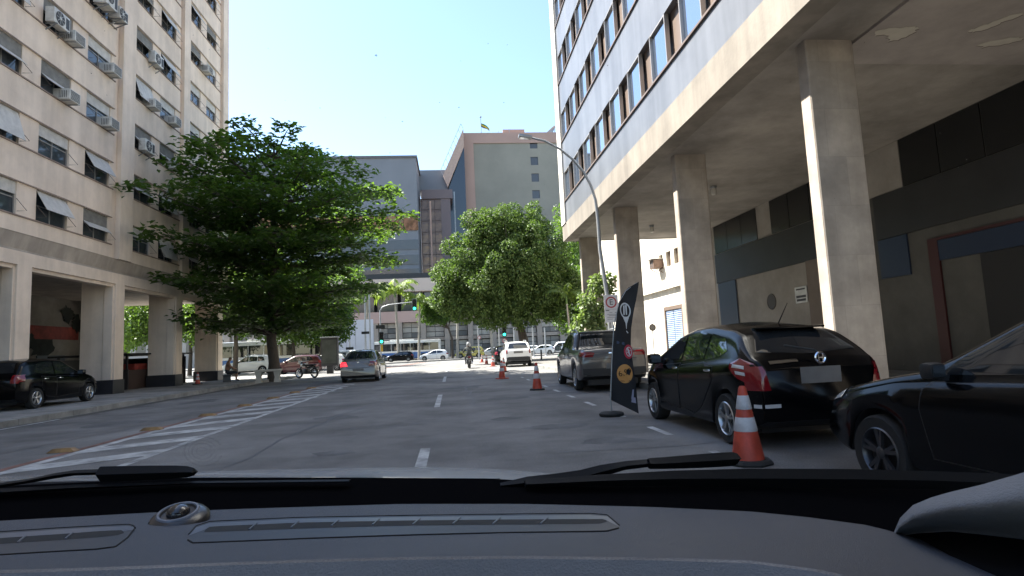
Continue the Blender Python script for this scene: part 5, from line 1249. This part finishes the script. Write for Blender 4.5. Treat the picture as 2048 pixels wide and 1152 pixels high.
on_cloth('pin_logo', [ring(.375,1.83,.115,.145,.72), [((.31,1.72),(.44,1.72),(.385,1.60),(.355,1.60))], [((.355,1.61),(.385,1.61),(.365,1.50),(.355,1.50))], [((.33,1.76),(.355,1.75),(.375,1.93),(.345,1.92))], [((.38,1.75),(.405,1.76),(.415,1.93),(.385,1.93))], [((.35,1.46),(.385,1.42),(.395,1.435),(.36,1.475))]], M_bw)
on_cloth('red_disc', [ring(.37,1.10,.0,.125,.72)], M_bred); on_cloth('red_disc_mark', [ring(.375,1.10,.07,.085,.72), [((.34,1.16),(.37,1.16),(.40,1.04),(.37,1.04))], [((.335,1.09),(.41,1.13),(.41,1.115),(.335,1.075))]], M_bw, .008)
on_cloth('orange_disc', [ring(.27,.72,.0,.165,.80)], M_bor)
me_t = text_mesh('6,99', .135, 'price', M_flag, cloth, Matrix.Translation((.27,-.0,.74)) @ Matrix.Rotation(R(-14), 4, 'Y') @ Matrix.Rotation(math.pi/2, 4, 'X'), .001)
for v in me_t.data.vertices: v.co.y = fy(v.co.x, v.co.z)-.012-.016
on_cloth('price_underline', [[((.18,.60),(.20,.59),(.34,.585),(.36,.60))]], M_flag, .009)
on_cloth('white_figure', [[((.36,.28),(.40,.28),(.41,.44),(.385,.44))], [((.36,.22),(.44,.20),(.43,.30),(.37,.30))]], mat('banner_lilac', (.28,.27,.36), .6))
on_cloth('blue_mark', [[((.16,1.30),(.30,1.27),(.30,1.22),(.16,1.25))]], mat('banner_navy', (.045,.06,.11), .6))

# cones
M_cone = mat('cone_orange', (.46,.058,.03), .55, var=.12, vscale=6, stain=.3, sscale=3); M_cband = mat('cone_band', (.50,.50,.52), .5, var=.1, vscale=8, stain=.25, sscale=5)
def cone(label, loc, H_=.75, r_=.16, base='black'):
    t = thing('traffic_cone', label, 'cone', loc, rng.uniform(0, 1.5), 'orange traffic cones along the parking lane')
    if base == 'black': MB().lathe([(.001,0),(.235,0),(.24,.02),(.22,.045),(r_,.05)], 8).build('base', M_rubber, t)
    else: MB().cbox(-.2,.2,-.2,.2,0,.035,.01).build('base', M_cone, t)
    def rad(z): return .035+(r_-.035)*(1-z)
    z0 = .05/H_
    bd = MB().lathe([(rad(z0),z0*H_),(rad(.97),.97*H_),(.025,H_),(.018,.985*H_),(.016,.9*H_)], 28).build('cone_body', M_cone, t, smooth=True)
    for a, b2 in ((.42,.60),(.70,.88)): MB().lathe([(rad(a)+.001,a*H_),(rad(a)+.004,(a+.01)*H_),(rad(b2)+.004,(b2-.01)*H_),(rad(b2)+.001,b2*H_)], 28).build('reflective_band', M_cband, t, smooth=True)
    return t
cone('large orange cone with two white bands beside the black hatchback rear wheel', (2.92, 5.72, 0), .77, .165)
cone('orange cone with faded bands on a black round base, by the grey pickup', (2.42, 17.0, 0), .80, .15)
cone('orange cone at left of a pair in line with the white four-wheel-drive rear', (2.0, 24.2, 0), .75, .15, 'o')
cone('orange cone right of the pair, just before the white four-wheel-drive', (2.68, 30.9, 0), .75, .15)
cone('orange cone beside the front of the white four-wheel-drive', (2.8, 41.2, 0), .75, .15, 'o')
cone('second farthest orange cone of the row beyond the white four-wheel-drive', (2.7, 47.3, 0), .75, .15, 'o')
cone('farthest orange cone of the row by the junction', (2.75, 55.5, 0), .75, .15, 'o')
cone('small dull orange cone on the left pavement by the arcade', (-12.9, 31.2, .15), .6, .13)
# traffic lights
M_green = mat('green_lamp', (.02,.5,.3), .3, emit=(.03,1.0,.55), estr=1.6); M_off = mat('lamp_off', (.015,.012,.012), .3); M_hous = mat('signal_black', (.012,.013,.013), .5)
def signal_head(root, loc, s_=1.0):
    q = MB().cbox(-.17*s_,.17*s_,-.10,.10,-.48*s_,.48*s_,.03).build('signal_housing', M_hous, root); q.location = loc
    fr = MB(); w, h_ = .20*s_, .52*s_
    for a in ((-w,w,-h_,-h_+.03),(-w,w,h_-.03,h_),(-w,-w+.03,-h_+.03,h_-.03),(w-.03,w,-h_+.03,h_-.03)): fr.box(a[0],a[1],-.06,-.03,a[2],a[3])
    fr.build('border', M_metal, q)
    for k, z in enumerate((.3,0,-.3)):
        MB().lathe([(.001,-.125),(.07*s_,-.12),(.11*s_,-.10)], 20, axis='Y', c=(0,0,z*s_)).build('lens', M_green if k == 2 else M_off, q, smooth=True, fix=False)
        MB().lathe([(.12*s_,-.10),(.125*s_,-.24)], 20, axis='Y', c=(0,0,z*s_)).build('visor', M_hous, q, fix=False)
t1 = at(762, 705, 66); tl = thing('traffic_light', 'traffic light mast with arm and two green signals left of centre', 'traffic light', (t1.x, 66, 0)); 
hA = at(829, 610, 66); hB = at(762, 676, 66)
MB().tube([(0,0,0),(0,0,hB.z),(0,0,hA.z-.5),(.25,0,hA.z-.1),(1.0,0,hA.z+.15),(hA.x-t1.x-.25,0,hA.z+.35)], [.09,.08,.07,.06,.05,.04], 8).build('mast', M_galv, tl, smooth=True)
signal_head(tl, (hA.x-t1.x, -.1, hA.z), 1.35); signal_head(tl, (.12, -.2, hB.z), 1.35)
MB().cbox(.02,.24,-.25,-.15,hB.z-1.5,hB.z-.75,.02).build('yellow_plate', mat('signal_yellow', (.5,.3,.03), .6), tl)
MB().cbox(-.5,.5,-.08,-.04,hA.z-2.5,hA.z-2.1,.01).build('street_name_plate', M_hous, tl)
t2 = at(1004, 705, 64); tl = thing('traffic_light', 'traffic light with green signal and round turn sign left of the white four-wheel-drive roof', 'traffic light', (at(1000,705,64).x, 64, 0)); hB = at(1008, 662, 64)
MB().tube([(0,0,0),(0,0,6.5)], [.09,.07], 8).build('mast', M_galv, tl, smooth=True); signal_head(tl, (hB.x-tl.location.x, -.15, hB.z), 1.3)
rs = MB().lathe([(.001,-.02),(.20,-.02)], 24, axis='Y').build('round_sign', M_sign, tl, fix=False); rs.location = (hB.x-tl.location.x, -.15, hB.z-1.05)
MB().lathe([(.19,-.025),(.25,-.025)], 24, axis='Y').build('ring', M_sred, rs, fix=False); MB().beam((-.08,-.03,-.1),(-.08,-.03,.04),.05).beam((-.08,-.03,.04),(.1,-.03,.04),.05).build('arrow', M_ink, rs)
tl = thing('traffic_light', 'green signal on a pole peeking out under the round sunlit tree', 'traffic light', (at(958,705,70).x, 70, 0)); hB = at(938, 606, 70)
MB().tube([(0,0,0),(0,0,hB.z+.4),(hB.x-tl.location.x,0,hB.z+.9)], [.09,.07,.05], 8).build('mast', M_galv, tl, smooth=True); signal_head(tl, (hB.x-tl.location.x, -.1, hB.z+.25), 1.2)
rs = MB().lathe([(.001,-.02),(.2,-.02)], 20, axis='Y').build('round_sign', M_sign, tl, fix=False); rs.location = (.1,-.1,at(962,675,70).z); MB().lathe([(.15,-.025),(.2,-.025)], 20, axis='Y').build('ring', M_sred, rs, fix=False)
# plain poles
for i, (px, Y, pt, lab) in enumerate(((732,70,583,'left pole of a pair of tall grey poles before the white hoarding'),(741,70,578,'right pole of a pair of tall grey poles beside the sedan'),(700,72,655,'short grey pole with small plates left of the tall pair'),(1030,72,655,'white post under the left half of the round tree'),(1068,70,650,'banded post right of the white four-wheel-drive roof'),(1092,74,655,'slim post near the white cars at the right'),(1156,30,640,'thin pale post by the leafy shrub'),(1168,28,600,'second pale post left of the far column'))):
    b = at(px, 712, Y); H_ = at(px, pt, Y).z; t = thing('pole', lab, 'pole', (b.x, Y, 0))
    MB().tube([(0,0,0),(0,0,H_)], [.10 if Y > 40 else .05, .08 if Y > 40 else .04], 8).build('shaft', M_galv, t, smooth=True)
    MB().lathe([(.001,.12),(.1,.1),(.16,.0)], 10, c=(0,0,0)).build('foot', M_galv, t, smooth=True)
    if i in (0, 2): MB().box(-.45,.45,-.14,-.11,H_*.42,H_*.42+.3).build('name_plate', M_hous, t)
    if i == 1: MB().tube([(0,0,H_),(-.6,0,H_+.5),(-1.8,0,H_+.7)], .05, 6).build('arm', M_galv, t)
bo = thing('bollard', 'dark bollard standing on the sunlit ground right of the white four-wheel-drive', 'bollard', (at(1083,718,48).x, 48, .0))
MB().lathe([(.001,1.0),(.06,.98),(.07,.9),(.07,0)], 12).build('post', M_blackp, bo, smooth=True); MB().lathe([(.001,.04),(.12,.03),(.13,0)], 12).build('foot', M_blackp, bo)
# dark kiosk / ad column
kk = gnd(655, 744, .0); ki = thing('advertising_kiosk', 'dark upright kiosk panel on a short foot left of the sedan', 'kiosk', (-8.95, 44, 0))
MB().cbox(-.6,.6,-.25,.25,.55,2.6,.05).build('cabinet', M_plinth, ki); MB().box(-.22,.22,-.15,.15,0,.55).build('foot', M_plinth, ki)
MB().box(-.5,.5,-.262,-.25,.75,2.45).build('poster', mat('poster_dark', (.05,.055,.05), .3, var=.4, vscale=1.5), ki); MB().cbox(-.66,.66,-.3,.3,2.6,2.68,.02).build('cap', M_metal, ki)
# dark stall inside the arcade
st_ = thing('market_stall', 'dark stall with flat roof standing under the arcade between columns', 'stall', (-16.8, 32.6, .15))
MB().box(-1.6,1.6,-3.4,-3.3,0,.95).box(-1.6,1.6,2.5,2.6,0,1.5).box(-1.6,-1.5,-3.3,2.5,0,1.5).build('panel', M_plinth, st_)
MB().box(-1.8,1.8,-3.6,2.8,1.62,1.70).build('roof', M_plinth, st_); MB().box(.8,1.55,-3.2,2.4,0,.9).build('counter', mat('stall_brown', (.05,.03,.025), .7), st_)
for x, y in ((-1.5,-3.3),(1.5,-3.3),(-1.5,2.5),(1.5,2.5)): MB().box(x-.04,x+.04,y-.04,y+.04,0,1.62).build('post', M_plinth, st_)
MB().cbox(.9,1.5,-2.6,-1.4,.9,1.2,.05).build('goods', mat('goods_red', (.25,.03,.02), .6, var=.4, vscale=5), st_)
# round sign on a post by the pale wall
rs0 = at(1305, 655, 27.5); t = thing('round_sign', 'small round prohibition sign on a thin post before the pale building', 'sign', (rs0.x, 27.5, .15))
MB().tube([(0,.03,0),(0,.03,rs0.z+.1)], .025, 8).build('post', M_galv, t); d_ = MB().prism([(.17*math.cos(a*math.pi/14), rs0.z-.15+.17*math.sin(a*math.pi/14)) for a in range(28)], .01, 'Y', 0).build('plate', mat('sign_dull', (.42,.40,.38), .6), t)
MB().lathe([(.13,-.006),(.17,-.006)], 28, axis='Y', c=(0,0,rs0.z-.15)).build('ring', mat('sign_dark_ring', (.10,.06,.055), .6), d_, fix=False)
# ================================================================== the car the photograph was taken from
M_dash = mat('dash_plastic', (.056,.061,.074), .5, var=.06, vscale=8, bump=.35, bscale=500, spec=.4)
M_dash2 = mat('dash_lower', (.115,.13,.155), .55, var=.05, vscale=8, bump=.35, bscale=400, spec=.4)
M_cowl = mat('cowl_black', (.004,.004,.0045), 1., spec=0.)
M_wip = mat('wiper_black', (.006,.0064,.0075), .6, spec=.12)
M_hoodp = car_paint('paint_hood', (.50,.52,.54), .2, .3)
ego = thing('car_interior', 'dark grey dashboard, wipers and pale bonnet of the car looking out onto the street', 'car', (0, .9, 0)); EO = Vector((0, .9, 0))
def eg(mb, name, m_, parent=None, **k):
    o = mb.build(name, m_, parent or ego, **k)
    if parent is None: o.location = -EO
    return o
# dashboard outline measured in image columns: far edge, crease, lower edge ; distance grows with height
cols = [-260,0,150,300,500,800,1050,1300,1500,1620,1740,1900,2120,2330]
far = [1050,1036,1028,1020,1012,1003,1003,1009,1018,1030,1046,1090,1150,1230]
cre = [1150,1140,1136,1131,1123,1114,1112,1115,1121,1136,1160,1205,1290,1370]
def dash_pt(px, s_, k):
    f_, c_ = np.interp(px, cols, far), np.interp(px, cols, cre)
    Yf = np.interp(px, [-260,300,1000,1500,1800,2330], [.92,1.0,1.02,.98,.90,.70]); Yc = Yf-.40*min(1, max(.3, (1152-560)/592))
    if k == 0: return at(px, f_+(c_-f_)*s_, Yf+(Yc-Yf)*s_)
    return at(px, c_+260*s_, Yc-.10*s_)
PXS = list(np.linspace(-260, 2330, 70))
rows = [[dash_pt(px, -.0, 0)+Vector((0,.03,-.06)) for px in PXS]]+[[dash_pt(px, s_, 0)-Vector((0,0,.004*(1-s_)**4)) for px in PXS] for s_ in np.linspace(0, 1, 14)]
eg(MB().grid(rows), 'dashboard', M_dash, smooth=True, fix=False)
rows = [[dash_pt(px, s_, 1)-Vector((0,.002,.002)) for px in PXS] for s_ in np.linspace(0, 1, 6)]
eg(MB().grid(rows), 'dashboard_lower', M_dash2, smooth=True, fix=False)
# demister vents: raised frame, dark slot, small ribs
def dpt(px, py, lift=0.):
    f_, c_ = np.interp(px, cols, far), np.interp(px, cols, cre); s_ = (py-f_)/(c_-f_)
    p = dash_pt(px, s_, 0); n = Vector((0,0,CAM_H))-p; n.normalize(); return p+n*lift
def strip(poly_top, poly_bot, lift, n=40):
    tx = [p[0] for p in poly_top]; ty = [p[1] for p in poly_top]; bx = [p[0] for p in poly_bot]; by = [p[1] for p in poly_bot]
    NR = 6; rows = [[] for _ in range(NR+1)]
    for i in range(n+1):
        s_ = i/n; xa = np.interp(s_, np.linspace(0,1,len(tx)), tx); ya = np.interp(s_, np.linspace(0,1,len(ty)), ty); xb = np.interp(s_, np.linspace(0,1,len(bx)), bx); yb = np.interp(s_, np.linspace(0,1,len(by)), by)
        for k in range(NR+1): rows[k].append(dpt(xa+(xb-xa)*k/NR, ya+(yb-ya)*k/NR, lift))
    return rows
M_lip = mat('vent_frame', (.15,.17,.21), .3, spec=.6); M_slot = mat('vent_slot', (.003,.003,.003), .8); M_vent = mat('vent_floor', (.045,.05,.062), .45)
def vent(top, bot, slot_t, slot_b, ribs):
    o = eg(MB().grid(strip(top, bot, .0025)), 'vent', M_vent, smooth=True, fix=False)
    # edge beads
    for ln_ in (top, bot):
        P_ = [dpt(np.interp(s_, np.linspace(0,1,len(ln_)), [p[0] for p in ln_]), np.interp(s_, np.linspace(0,1,len(ln_)), [p[1] for p in ln_]), .003) for s_ in np.linspace(0,1,50)]
        MB().tube(P_, .0011, 6).build('bead', M_slot, o, smooth=True)
    lt = [(a, b+8) for a, b in top]; MB().grid(strip([(a, b+3) for a, b in top], slot_t, .004)).build('lip', M_lip, o, smooth=True, fix=False)
    MB().grid(strip(slot_t, slot_b, .0042)).build('slot', M_slot, o, fix=False)
    for (px, py) in ribs: q = MB(); q.beam(dpt(px-9, py+7, .006), dpt(px+5, py-5, .006), .0022); q.build('rib', M_lip, o)
vent([(378,1068),(392,1052),(420,1043),(600,1035),(820,1031),(1050,1028),(1180,1027),(1215,1030),(1238,1050)], [(376,1080),(386,1086),(440,1084),(640,1076),(820,1070),(1020,1065),(1180,1063),(1215,1062),(1237,1056)],
     [(412,1058),(420,1053),(600,1045),(800,1041),(1000,1039),(1150,1038),(1205,1038),(1212,1040)], [(408,1064),(440,1063),(600,1057),(800,1051),(1000,1049),(1150,1048),(1200,1047),(1214,1043)], [(508,1052),(592,1048),(672,1045),(754,1043),(835,1042),(915,1041),(995,1041),(1090,1041)])
vent([(-120,1080),(0,1064),(120,1056),(210,1051),(258,1049),(268,1052),(270,1056)], [(-120,1120),(0,1110),(100,1104),(190,1099),(230,1094),(255,1075),(268,1058)],
     [(-120,1084),(0,1076),(120,1068),(200,1062),(242,1060),(246,1062)], [(-120,1099),(0,1088),(120,1080),(200,1074),(236,1070),(248,1066)], [(45,1078),(140,1071)])
# light sensor
sp = dpt(358, 1040, .0)
sn = Vector((0,-.25,1)).normalized(); qn = sn.to_track_quat('Z','Y').to_matrix().to_4x4()
so = MB().lathe([(.052,-.006),(.052,.002),(.046,.010),(.036,.0155),(.030,.0165),(.028,.013),(.001,.012)], 40).build('sensor_ring', mat('sensor_grey', (.02,.021,.025), .3, spec=.5), ego, smooth=True); so.matrix_local = Matrix.Translation(sp-EO) @ qn @ Matrix.Scale(.78, 4)
MB().lathe([(.0300,.0160),(.0315,.0185),(.0345,.0185),(.0365,.0155)], 40).build('silver_rim', M_lip, so, smooth=True)
dm = MB().lathe([(.020,.012),(.0195,.018),(.016,.024),(.009,.028),(.001,.0292)], 32).build('sensor_dome', mat('dome_black', (.02,.018,.02), .15, spec=.7), so, smooth=True)
# cowl behind the glass and black glass border
def band(name, upper, lower, Yu, Yl, m_):
    xs = np.linspace(upper[0][0], upper[-1][0], 50); rows = [[], []]
    for px in xs:
        rows[0].append(at(px, np.interp(px, [p[0] for p in upper], [p[1] for p in upper]), Yu)); rows[1].append(at(px, np.interp(px, [p[0] for p in lower], [p[1] for p in lower]), Yl))
    return eg(MB().grid(rows), name, m_, smooth=True, fix=False)
band('cowl', [(-300,996),(0,972),(200,963),(390,955),(700,955),(1010,957),(1050,964),(1300,960),(1476,948),(1700,952),(1900,956),(2100,965),(2300,985)],
     [(-300,1085),(0,1056),(400,1030),(800,1020),(1300,1028),(1600,1045),(1800,1075),(2300,1200)], 1.24, 1.035, M_cowl)
band('frit_strip', [(-300,990),(0,966),(390,957),(1000,957)], [(-300,1010),(0,985),(390,970),(1000,968)], 1.255, 1.235, mat('frit_grey', (.012,.0125,.014), .6, spec=.2))
# bonnet
rows = []
for py_s in np.linspace(0, 1, 14):
    row = []
    for px in np.linspace(-150, 1480, 60):
        crest = np.interp(px, [-150,0,200,392,500,650,800,920,1000,1100,1300,1480], [960,953,948,944,940,936.5,934,934.5,938,946,965,985])
        p = at(px, crest, 1.9); d_ = py_s
        # rise from the cowl to the crest then fall away
        y = 1.30+d_*1.0; zc_ = p.z*1.0; x = p.x*(y/1.9)**.6
        row.append(Vector((x, y, zc_-(CAM_H-zc_)/1.9*(y-1.9)-.066*(y-1.9)**2-.2*max(0, y-1.95)**2)))
    rows.append(row)
eg(MB().grid(rows), 'bonnet', M_hoodp, smooth=True, fix=False)
# wipers
def prof_tube(px_list, Y, m_, name, parent=None):
    top = [at(a, b, Y) for a, b, c in px_list]; bot = [at(a, c, Y) for a, b, c in px_list]; mb = MB(); rows = [[t_ for t_ in top], [((t_+b_)/2)+Vector((0,-.014,.002)) for t_, b_ in zip(top, bot)], [b_ for b_ in bot], [((t_+b_)/2)+Vector((0,.012,0)) for t_, b_ in zip(top, bot)], [t_ for t_ in top]]
    return eg(mb.grid(rows), name, m_, parent, smooth=True, fix=False)
wl = prof_tube([(-200,990,1010),(0,966,975),(60,957,966),(110,946,957),(150,940,951),(200,938,950)], 1.19, M_wip, 'wiper')
o = prof_tube([(199,934,962),(202,933,964),(240,932,963),(300,931,960),(350,931,957),(375,932,955),(388,936,951),(391,943,947)], 1.18, M_wip, 'wiper_cover')
o = prof_tube([(-200,1000,1022),(0,977,990),(150,969,980),(390,962,968),(700,959,964)], 1.17, M_wip, 'wiper_blade')
wr_ = prof_tube([(1000,966,974),(1055,953,975),(1110,947,974),(1160,940,968),(1200,930,955),(1250,922,940),(1298,918,934)], 1.20, M_wip, 'wiper')
o = prof_tube([(1296,917,936),(1300,916,938),(1330,914,938),(1400,908,936),(1440,905,934),(1465,904,932),(1475,907,928),(1477,915,920)], 1.19, M_wip, 'wiper_cover')
o = prof_tube([(1050,960,975),(1200,949,972),(1350,941,972),(1500,937,975),(1700,938,977),(1850,942,978),(2000,947,984),(2200,956,995)], 1.17, M_wip, 'wiper_blade')
# right pillar trim : rounded roll running up and out of view, dark door card below
pil = [(1782,1078,1084),(1800,1036,1076),(1826,1010,1070),(1862,995,1068),(1900,984,1066),(1960,970,1072),(2030,950,1080),(2100,928,1090),(2220,890,1110),(2380,835,1140)]
rows = []
for s_ in np.linspace(0, 1, 14):
    rows.append([at(px, a+(b-a)*s_, Yp-.045*math.sin(s_*math.pi)+.05*s_*s_) for (px, a, b), Yp in zip(pil, np.linspace(.95,.62,len(pil)))])
eg(MB().grid(rows), 'pillar_trim', mat('pillar_grey', (.17,.176,.19), .6, bump=.3, bscale=300), smooth=True, fix=False)
rows = []
for s_ in np.linspace(0, 1, 8):
    rows.append([at(px, b-3+(1260-b)*s_, Yp+.035-.16*s_) for (px, a, b), Yp in zip(pil, np.linspace(.95,.62,len(pil)))])
eg(MB().grid(rows), 'door_card', mat('door_card', (.006,.0062,.007), .9, spec=.05), smooth=True, fix=False)
# unseen cabin shell behind and above the view, added to shade the dashboard
M_cab = mat('cabin_lining', (.32,.31,.29), .9)
rf = MB().cbox(-.74,.92,-2.0,.18,1.60,1.66,.02); eg(rf, 'roof', M_hoodp, smooth=True)
for sx in (-1, 1):
    xs_ = 1.0 if sx > 0 else .82
    eg(MB().cbox(min(sx*xs_,sx*(xs_+.08)), max(sx*xs_,sx*(xs_+.08)), -2.0, .72, .35, .98, .02), 'door_panel', M_hoodp, smooth=True)
    eg(MB().beam((sx*(xs_+.04),.70,.96),(sx*(xs_-.1),.16,1.63),.07), 'front_pillar', M_cab); eg(MB().beam((sx*(xs_+.02),-.75,.96),(sx*(xs_-.1),-.8,1.62),.12), 'centre_pillar', M_cab)
eg(MB().cbox(-.82,1.0,-2.1,-2.0,.35,1.15,.02), 'tailgate', M_hoodp, smooth=True)
# windscreen with a little dust
def glass_mat():
    mt = bpy.data.materials.new('windscreen_glass'); mt.use_nodes = True; n = mt.node_tree.nodes; l = mt.node_tree.links; n.remove(n['Principled BSDF']); out = n['Material Output']
    tr_ = n.new('ShaderNodeBsdfTransparent'); tr_.inputs[0].default_value = (.955,.975,.97,1); l.new(tr_.outputs[0], out.inputs[0]); return mt
rows = []
for s_ in np.linspace(0, 1, 12):
    rows.append([Vector((x, 1.27-.95*s_-.18*(x/.8)**2, .955+.62*s_+.03*math.sin(s_*math.pi))) for x in np.linspace(-1.15, 1.15, 24)])
ws = eg(MB().grid(rows), 'windscreen', glass_mat(), smooth=True, fix=False)
bv = BVHTree.FromPolygons([v for r_ in rows for v in r_], [(i*24+j, i*24+j+1, (i+1)*24+j+1, (i+1)*24+j) for i in range(11) for j in range(23)])
M_speck = mat('glass_speck', (.16,.17,.18), .9, alpha=.55)
sr = random.Random(4); q = MB(); q2 = MB()
def on_glass(px, py):
    h_ = bv.ray_cast(Vector((0,0,CAM_H)), ray(px, py)); return h_[0], h_[1]
M_smear = mat('glass_smear', (.6,.6,.6), .9, alpha=.10)
spots = [(752,110,1.3),(805,242,1.1),(918,214,1.1),(780,305,.8),(1215,130,.8),(640,215,.8)]+[(sr.uniform(100,1950), sr.uniform(20,760), sr.uniform(.3,.6)) for _ in range(60)]
for k, (px, py, r_) in enumerate(spots):
    p, n_ = on_glass(px, py)
    if p is None: continue
    rr = r_*.00045*p.length/.9; qq = n_.to_track_quat('Z','Y'); a0 = len((q if k < 30 else q2).v); b_ = q if k < 30 else q2
    b_.add([p-n_*(.0006 if n_.dot(ray(px,py)) > 0 else -.0006)+qq @ Vector((rr*math.cos(t)*sr.uniform(.6,1.2), rr*math.sin(t)*sr.uniform(.6,1.2), 0)) for t in np.linspace(0, 2*math.pi, 7)[:-1]], [tuple(range(6))])
q.build('dirt_speck', M_speck, ws, fix=False)['kind'] = 'stuff'
if q2.v: q2.build('dust_speck', mat('dust_speck_pale', (.55,.53,.50), .9), ws, fix=False)['kind'] = 'stuff'
q = MB()
for r0_, r1_ in ((38,42),(29,31),(20,24),(10,12)):
    pa = []
    for t in np.linspace(0.3, 2*math.pi*.93, 40):
        for rr in (r0_, r1_):
            p, n_ = on_glass(402+rr*math.cos(t)*.95+.12*rr, 902+rr*math.sin(t)*.72); pa.append(p-n_*(.0006 if n_.dot(ray(402,902)) > 0 else -.0006))
    q.add(pa, [(2*i, 2*i+1, 2*i+3, 2*i+2) for i in range(39)])
q.build('smear_ring', M_smear, ws, fix=False)
